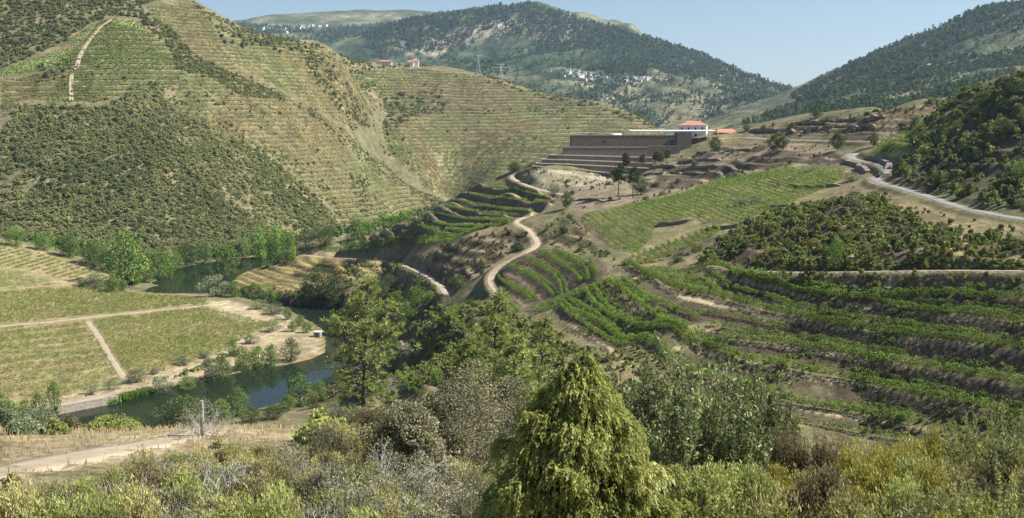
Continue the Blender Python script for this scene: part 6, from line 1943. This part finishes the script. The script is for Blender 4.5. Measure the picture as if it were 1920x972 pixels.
low_cover([(POLY_R, 1700, .4, 1.3, (180, 380), lambda x, y: np.where(True, .8 * smooth(-.1, .4, fbm(x, y, 12, 3, 8)), 0)),
           ([(1340,515),(1400,514),(1920,516),(1920,552),(1700,550),(1600,552),(1430,532)], 260, .5, 1.7, (190, 330), None),
           ([(1010,440),(1060,395),(1090,425),(1130,470),(1170,492),(1100,480),(1040,470)], 260, .7, 2.4, (360, 640), None),
           ([(640,475),(780,500),(850,560),(830,640),(800,740),(650,790),(640,600)], 1400, .7, 2.8, (270, 860), None),
           ([(860,560),(1000,600),(1060,640),(1200,700),(1500,800),(1500,860),(800,800),(800,680)], 1600, .6, 2.4, (120, 400), None),
           ([(100,778),(270,735),(470,694),(600,660),(610,640),(560,600),(530,640),(440,660),(330,700),(100,765)], 160, .6, 2.2, (380, 660), None),
           ([(430,545),(540,560),(640,575),(640,540),(560,548),(440,540)], 150, 1.0, 3.0, (600, 800), None)], 'slope_green')
low_cover([([(965,325),(1010,315),(1220,330),(1220,345),(1050,365),(985,345)], 300, .5, 1.8, (500, 730), None), (THICK, 250, 1.5, 4, (270, 570), None)], 'olive')
# far bank belt
def belt(poly, n, s0, s1, mat, layer):
    p = scatter_px(LAYERS[layer], poly, n, kr)
    me = bake('undergrowth', T_t, p, s0 + (s1 - s0) * kr.random(len(p)), kr.random(len(p)) * 6.28, M[mat], kr, kr.random(len(p)) * .4)
    tag(link('undergrowth', me), kind='stuff')
low_cover([(POLY_R, 500, .25, .7, (180, 380), None)], 'brown_bush')
low_cover([([(1600,352),(1640,356),(1700,378),(1800,408),(1920,430),(1960,436),(1960,460),(1800,434),(1700,402),(1600,376)], 800, .5, 2.2, (230, 470), None)], 'slope_green')
belt([(60,470),(190,500),(240,540),(330,505),(400,490),(560,470),(640,445),(640,430),(560,455),(400,475),(330,485),(240,500),(150,460),(60,450)], 420, 3, 7, 'tree_green', 'l2')
belt([(640,440),(700,425),(780,400),(840,385),(850,380),(850,395),(780,415),(700,440)], 120, 3, 7, 'tree_green', 'l2')
# ------------------------------------------------------------------ foreground plants
fr = np.random.default_rng(71)
# hero juniper
JY = 21.0
jx = P(1085, 900, JY)[0]; jz = gz(jx, JY)
JH = P(1075, 682, JY)[2] - jz
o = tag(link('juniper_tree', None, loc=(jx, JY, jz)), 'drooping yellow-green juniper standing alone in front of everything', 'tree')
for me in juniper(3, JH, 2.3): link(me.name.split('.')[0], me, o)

# pines on the near slope
def big_pine(seed, px, top, Y, cw_px, base, label, nl=46, lean=.02):
    x = P(px, 700, Y)[0]; z = gz(x, Y); H = P(px, top, Y)[2] - z
    o = tag(link('pine_tree', None, loc=(x, Y, z)), label, 'tree', 'pines on the near slope')
    for me in pine(seed, H, cw_px / F_PX * Y, base, nl=nl, lean=lean, tufts=11, blades=20, bl=.55, bw=.085): link(me.name.split('.')[0], me, o)
big_pine(201, 676, 512, 100, 190, .22, 'tall pine with a dark bare trunk and open crown in front of the river', 44)
0 and big_pine(202, 742, 580, 112, 110, .35, 'smaller pine crown just right behind the tall open pine', 30)
big_pine(203, 915, 530, 96, 150, .25, 'tallest pine of the clump in the middle, before the S-curved terraces', 46)
big_pine(204, 995, 578, 104, 130, .25, 'pine at the right side of the middle clump', 40)
big_pine(205, 872, 620, 90, 110, .25, 'low pine at the left side of the middle clump', 34)
big_pine(206, 955, 612, 88, 140, .2, 'low bushy pine in front of the middle clump', 40)
0 and big_pine(207, 628, 690, 108, 70, .15, 'young pine at the left foot of the tall open pine', 24)

# species for the slope below the viewpoint
HK = {}
HK['heather'] = Kind('heather_bush', 'bush', [heather(301 + i, 1.25, 1.5, mat='heather') for i in range(3)])
HK['green'] = Kind('heather_bush', 'bush', [heather(311 + i, 1.25, 1.5, mat='heather_green') for i in range(3)])
HK['gold'] = Kind('heather_bush', 'bush', [heather(321 + i, 1.3, 1.3, mat='heather_gold') for i in range(2)])
HK['brown'] = Kind('dry_bush', 'bush', [heather(331 + i, 1.2, 1.5, mat='brown_bush', per=18, tips=False) for i in range(2)])
HK['grey'] = Kind('dry_bush', 'bush', [heather(341 + i, 1.2, 1.5, mat='grey_bush', per=20, stemm='dead_wood', tips=False) for i in range(2)])
dead = [(bare_bush(351 + i, 1.3, 1.4, n0=9, depth=4, th=.022)[0],) for i in range(3)]
HK['dead'] = Kind('dead_bush', 'bush', dead)
FD = {'heather': 'olive-brown fine-leaved', 'green': 'fresh green fine-leaved', 'gold': 'golden-tipped', 'brown': 'dry brown', 'grey': 'grey lichened', 'dead': 'leafless grey'}
track = PATHL[11][3]
NH = [0]; EXTRA = []
def carpet(x_of, ys, spacing, mix, where, grp, smin=.75, smax=1.25, cond=None):
    keys = list(mix); w = np.array([mix[k] for k in keys], float); w /= w.sum()
    n = 0; y = ys[0]
    while y < ys[1]:
        a, b = x_of(y); x = a
        while x < b:
            xx, yy = x + fr.uniform(-.35, .35) * spacing, y + fr.uniform(-.35, .35) * spacing
            x += spacing
            if np.min(np.hypot(track[:, 0] - xx, track[:, 1] - yy)) < 2.1: continue
            if cond is not None and not cond(xx, yy): continue
            zone = fbm(np.array([xx]), np.array([yy]), 7, 2, 14)[0]
            ww = w * (1 + .9 * np.sin(np.arange(len(w)) * 2.1 + zone * 5)); ww /= ww.sum()
            k = keys[fr.choice(len(keys), p=ww)]
            s = fr.uniform(smin, smax)
            if k in ('heather', 'green', 'gold'):
                NH[0] += 1
                if NH[0] > 290:
                    EXTRA.append((xx, yy, gz(xx, yy) - .05, s * 1.3)); continue
            HK[k].put((xx, yy, gz(xx, yy) - .05), fr.random() * 6.28, (s, s, s * fr.uniform(.85, 1.25)), f'{FD[k]} bush {where}', grp)
            n += 1
        y += spacing * .9
    return n
px2x = lambda p, y: P(p, 900, y)[0]
def below_track(x, y):
    q, r = pix(np.array([x]), np.array([y]), np.array([gz(x, y) + 1.35]))
    return r[0] > np.interp(q[0], (-60, 0, 130, 270, 330, 460), (915, 903, 880, 852, 838, 826))
n1 = carpet(lambda y: (px2x(-60, y), px2x(330, y)), (19, 47), 1.25, {'heather': 4, 'green': 2, 'brown': 1.3, 'grey': .8, 'dead': .5}, 'in the carpet of bushes below the sandy track', 'bushes below the sandy track', cond=below_track)
n2 = carpet(lambda y: (px2x(330, y), px2x(700, y)), (19, 66), 1.35, {'heather': 2.2, 'green': 1.3, 'brown': 1.3, 'grey': 2.2, 'dead': .5}, 'in the greyish carpet of bushes right of the sandy track', 'bushes right of the sandy track', cond=below_track)
n3 = carpet(lambda y: (px2x(700, y), px2x(900, y)), (18, 40), 1.25, {'green': 2, 'grey': 2, 'dead': .7, 'heather': 1.5}, 'between the grey bushes and the juniper', 'bushes left of the juniper')
n4 = carpet(lambda y: (px2x(1240, y), px2x(1500, y)), (20, 33), 1.3, {'green': 3, 'heather': 1, 'brown': 1}, 'on the green patch right of the juniper', 'bushes right of the juniper', smin=.7, smax=1.1)
n5 = carpet(lambda y: (px2x(1480, y), px2x(2000, y)), (18, 44), 1.5, {'gold': 1.6, 'heather': 2, 'brown': 1, 'green': 2.6}, 'on the slope at the right under the terraces', 'bushes on the right slope', smin=.9, smax=1.5)
n6 = carpet(lambda y: (px2x(620, y), px2x(1500, y)), (46, 80), 2.4, {'heather': 1, 'green': 1.5, 'brown': 1.5, 'grey': 1}, 'on the steep slope behind the juniper', 'bushes on the steep slope', smin=1.2, smax=2.2)

def big(kindmesh, name, cat, px, Y, label, rot=0, s=1.0, group=None):
    x = px2x(px, Y)
    o = tag(link(name, None, loc=(x, Y, gz(x, Y) - .05), rot=rot), label, cat, group)
    o.scale = (s,) * 3 if np.isscalar(s) else s
    for me in kindmesh: link(me.name.split('.')[0], me, o)
    return o
def height(px, top, Y):
    x = px2x(px, Y); return P(px, top, Y)[2] - gz(x, Y)
# tall lance-leaved shrubs right of the juniper
for i, (px, top, Y, w, lb) in enumerate([(1165, 640, 36, 2.4, 'lance-leaved tall shrub directly right of the juniper top'), (1235, 606, 35, 2.6, 'second tall lance-leaved shrub right of the juniper'),
    (1310, 590, 34, 2.6, 'tallest lance-leaved shrub with pale shining leaves'), (1385, 600, 35, 2.6, 'tall lance-leaved shrub right of the tallest one'), (1440, 650, 34, 2.0, 'lance-leaved shrub at the right end of the tall row'),
    (1270, 680, 30, 2.4, 'lower lance-leaved shrub in front of the tall row'), (1370, 700, 30, 2.2, 'lower leafy shrub in front of the right half of the tall row')]):
    H = height(px, top, Y)
    big(wand_shrub(400 + i, H, w, stems=50, per=85, ll=.20, lw=.06), 'lance_leaved_shrub', 'shrub', px, Y, lb, group='tall shrubs right of the juniper')
# grey small-leaved bushes left of the juniper
for i, (px, top, Y, w, lb) in enumerate([(880, 692, 46, 3.9, 'large grey-brown speckled bush behind the left side of the juniper'), (830, 742, 42, 2.6, 'middle grey-brown speckled bush left of the large one'),
    (752, 752, 40, 2.2, 'small grey-brown speckled bush near the pine trunk'), (945, 700, 50, 3.0, 'grey-brown bush half hidden by the juniper'), (790, 775, 37, 1.8, 'lowest grey-brown speckled bush of the group')]):
    H = height(px, top, Y)
    big(broadleaf(420 + i, H, w * 1.15, .10, nb=44, nl=420, base=.1, mat='grey_bush', barkm='dead_wood', trunks=3), 'grey_bush', 'bush', px, Y, lb, group='grey bushes left of the juniper')
# shrubs at the lower right
for i, (px, top, Y, w, mt, lb, ll, lw) in enumerate([
    (1395, 893, 16, 1.9, 'laurel', 'broad-leaved bush with yellow leaf edges, lowest right of the juniper', .11, .036),
    (1310, 915, 15, 1.2, 'laurel', 'small broad-leaved bush at the right foot of the juniper', .11, .036),
    (1475, 925, 15, 1.2, 'laurel', 'right end of the yellow-edged broad-leaved bushes', .11, .036),
    (1870, 745, 31, 3.2, 'heather_green', 'tall bright green willowy bush under the last terrace', .13, .032),
    (1800, 775, 34, 2.6, 'heather_green', 'willowy green bush left of the tall bright one', .13, .032),
    (1930, 780, 26, 2.6, 'willow_leaf', 'dark willowy bush at the right below the tall bright one', .13, .032),
    (1800, 868, 20, 2.0, 'heather_green', 'green bush with upright plumes low at the right', .10, .026),
    (1890, 865, 19, 1.8, 'heather_green', 'rightmost low green bush with upright plumes', .10, .026),
    (1730, 905, 18, 1.6, 'willow_leaf', 'dark green low bush left of the plumed ones', .10, .026)]):
    H = height(px, top, Y)
    big(wand_shrub(440 + i, H, w, stems=70, per=90, ll=ll, lw=lw, mat=mt), 'leafy_bush', 'bush', px, Y, lb, group='leafy bushes at the lower right')
for i, (px, top, Y, w, mt, lb) in enumerate([
    (1690, 800, 29, 2.3, 'heather_gold', 'golden-tipped bush, brightest under the lowest vine row'), (1620, 806, 30, 2.1, 'heather_gold', 'golden-tipped bush left of the brightest one'),
    (1655, 850, 25, 2.2, 'heather_gold', 'golden olive bush in front of the two golden ones'), (1555, 785, 32, 2.4, 'brown_bush', 'dry brown twiggy bush beside the golden ones'),
    (1540, 860, 23, 1.9, 'brown_bush', 'low dry twiggy bush in front of the brown one'), (1480, 772, 33, 2.6, 'brown_bush', 'reddish brown bush under the tall lance-leaved shrubs'),
    (1600, 900, 20, 1.8, 'heather', 'olive-brown bush low beside the dark gap'), (1740, 790, 33, 2.0, 'heather_gold', 'yellowish bush right of the golden ones'),
    (1330, 842, 27, 2.2, 'heather_green', 'soft green broom bush right of the juniper'), (1410, 848, 27, 2.0, 'heather_green', 'second soft green broom bush right of the juniper')]):
    H = height(px, top, Y)
    big(heather(460 + i, H, w, stems=230, per=40, ll=.10, lw=.026, mat=mt, bare=.22), 'broom_bush', 'bush', px, Y, lb, group='broom bushes at the right')
# lichened dead bushes left of the juniper, dead tree and post at the track
for i, (px, Y, h, w, lb) in enumerate([(705, 30, 2.3, 1.7, 'largest pale lichened dead bush left of the juniper'), (780, 31, 2.2, 1.7, 'pale lichened dead bush with forked white branches'), (840, 27, 1.7, 1.4, 'pale dead bush close to the juniper'),
    (650, 27, 1.5, 1.4, 'low lichened dead bush among the grey carpet'), (735, 24, 1.5, 1.3, 'lowest lichened dead bush left of the juniper'), (560, 40, 1.7, 1.8, 'grey dead bush in the middle of the carpet')]):
    me, tips = bare_bush(480 + i, h, w, n0=8, depth=4, th=.028)
    C = np.repeat(tips, 5, 0); C = C + fr.normal(size=C.shape) * .06
    o = big([me], 'lichened_bush', 'bush', px, Y, lb, group='lichened dead bushes')
    link('foliage', leaf_mesh('foliage', C, rdir(fr, len(C)), .075, .04, fr, M['grey_bush']), o)
x = px2x(383, 64)
me, tips = bare_bush(499, 2.4, 2.8, n0=8, depth=4, th=.035)
C = np.repeat(tips, 4, 0); C = C + fr.normal(size=C.shape) * .10
o = big([me], 'dead_tree', 'tree', 383, 63, 'leafless lichened small tree around the wooden post')
link('foliage', leaf_mesh('foliage', C, rdir(fr, len(C)), .10, .05, fr, M['grey_bush']), o)
hpo = height(383, 752, 64)
b = MB(); b.tube([(0, 0, -.4), (0, 0, hpo * .5), (.02, 0, hpo)], [.13, .12, .11], 8)
tag(link('wooden_post', b.mesh('wooden_post', [M['pole']], True), loc=(x, 64, gz(x, 64))), 'weathered wooden post rising behind the dead tree at the track', 'post')
b = MB()
me, tips = bare_bush(511, 5, 3.5, n0=3, depth=4, th=.09)
pp = hit(397, 556, y0=500)[0]
tag(link('dead_tree', me, loc=pp), 'white leafless tree leaning over the dark river bend', 'tree')
# bushes on the grassy ridge by the track
for i, (px, Y, hh, w, mt, lb) in enumerate([(78, 84, 2.6, 3.4, 'olive', 'large silvery bush on the grassy ridge above the water'), (22, 82, 2.0, 2.6, 'olive', 'silvery bush at the left end of the grassy ridge'),
    (50, 66, 1.3, 2.2, 'olive', 'low silvery bush in the dry grass above the track'), (108, 66, 1.1, 1.5, 'heather_green', 'small green bush in the dry grass above the track'),
    (205, 80, 1.3, 3.0, 'heather_green', 'low green bush on the ridge edge over the river'), (245, 80, 1.0, 1.8, 'heather_green', 'small green bush next on the ridge edge'), (135, 82, 1.4, 2.0, 'grey_bush', 'grey bush on the ridge behind the silvery one')]):
    C, A, s, rn = shrub_cloud(fr, hh, w, 22, 170, .15)
    x = px2x(px, Y)
    tag(link('bush', leaf_mesh('bush', C, A, s, s * .45, fr, M[mt], rn), loc=(x, Y, gz(x, Y) - .05)), lb, 'bush', 'bushes on the grassy ridge')
# dry grass on the ridge, nobody could count
def grass(poly, n, h, wd, mat, yr, name='grass'):
    p = scatter_px(near, poly, n, fr); p = p[(p[:, 1] > yr[0]) & (p[:, 1] < yr[1])]
    ok = np.min(np.hypot(p[:, None, 0] - track[None, ::2, 0], p[:, None, 1] - track[None, ::2, 1]), 1) > 1.5
    p = p[ok]; m = len(p)
    nz_ = fbm(p[:, 0], p[:, 1], 5, 3, 19)
    L = h * fr.uniform(.4, 1.1, m) * np.clip(.9 + .6 * nz_, .3, 1.5)
    d = unit(np.c_[fr.normal(size=(m, 2)) * .3, np.ones(m)])
    me = leaf_mesh(name, p + d * L[:, None] * .45, d, L, wd, fr, M[mat], np.clip(.5 + .5 * nz_ + .25 * fr.normal(size=m), 0, 1))
    tag(link(name, me), kind='stuff')
grass([(-60,780),(0,785),(120,792),(300,783),(480,778),(700,780),(700,818),(430,838),(300,850),(200,870),(0,912),(-60,920)], 30000, .5, .045, 'dry_grass', (40, 130))
grass([(-100,905),(200,868),(430,840),(700,820),(1500,830),(2000,900),(2000,1080),(-100,1080)], 26000, .5, .022, 'dry_grass', (22, 60))
grass([(1230,850),(1500,840),(1520,1000),(1240,1000)], 16000, .55, .018, 'green_grass', (16, 36))
EX = np.array(EXTRA)
T_h = templates(fr, 5, 10, 60, .12, .85, 1.15)
tag(link('undergrowth', bake('undergrowth', T_h, EX[:, :3], EX[:, 3], fr.random(len(EX)) * 6.28, M['heather_green'], fr, fr.random(len(EX)) * .4)), kind='stuff')
# low growth between the bushes
pos = scatter_px(near, [(-100,880),(300,850),(700,800),(1100,800),(1500,820),(2020,800),(2020,1150),(-100,1150)], 2600, fr)
pos = pos[(pos[:, 1] > 17) & (pos[:, 1] < 95)]
pos = pos[np.min(np.hypot(pos[:, None, 0] - track[None, ::2, 0], pos[:, None, 1] - track[None, ::2, 1]), 1) > 1.6]
T_l = templates(fr, 5, 9, 26, .13, .8, 1.1)
tag(link('undergrowth', bake('undergrowth', T_l, pos, fr.uniform(.4, 1.0, len(pos)), fr.random(len(pos)) * 6.28, M['heather'], fr, fr.random(len(pos)) * .4)), kind='stuff')
pos = scatter_px(near, [(600,780),(700,700),(1000,680),(1500,760),(1900,760),(1900,900),(600,900)], 1500, fr)
pos = pos[(pos[:, 1] > 50) & (pos[:, 1] < 200)]
tag(link('undergrowth', bake('undergrowth', T_l, pos, fr.uniform(.8, 2.4, len(pos)), fr.random(len(pos)) * 6.28, M['heather_green'], fr, fr.random(len(pos)) * .4)), kind='stuff')
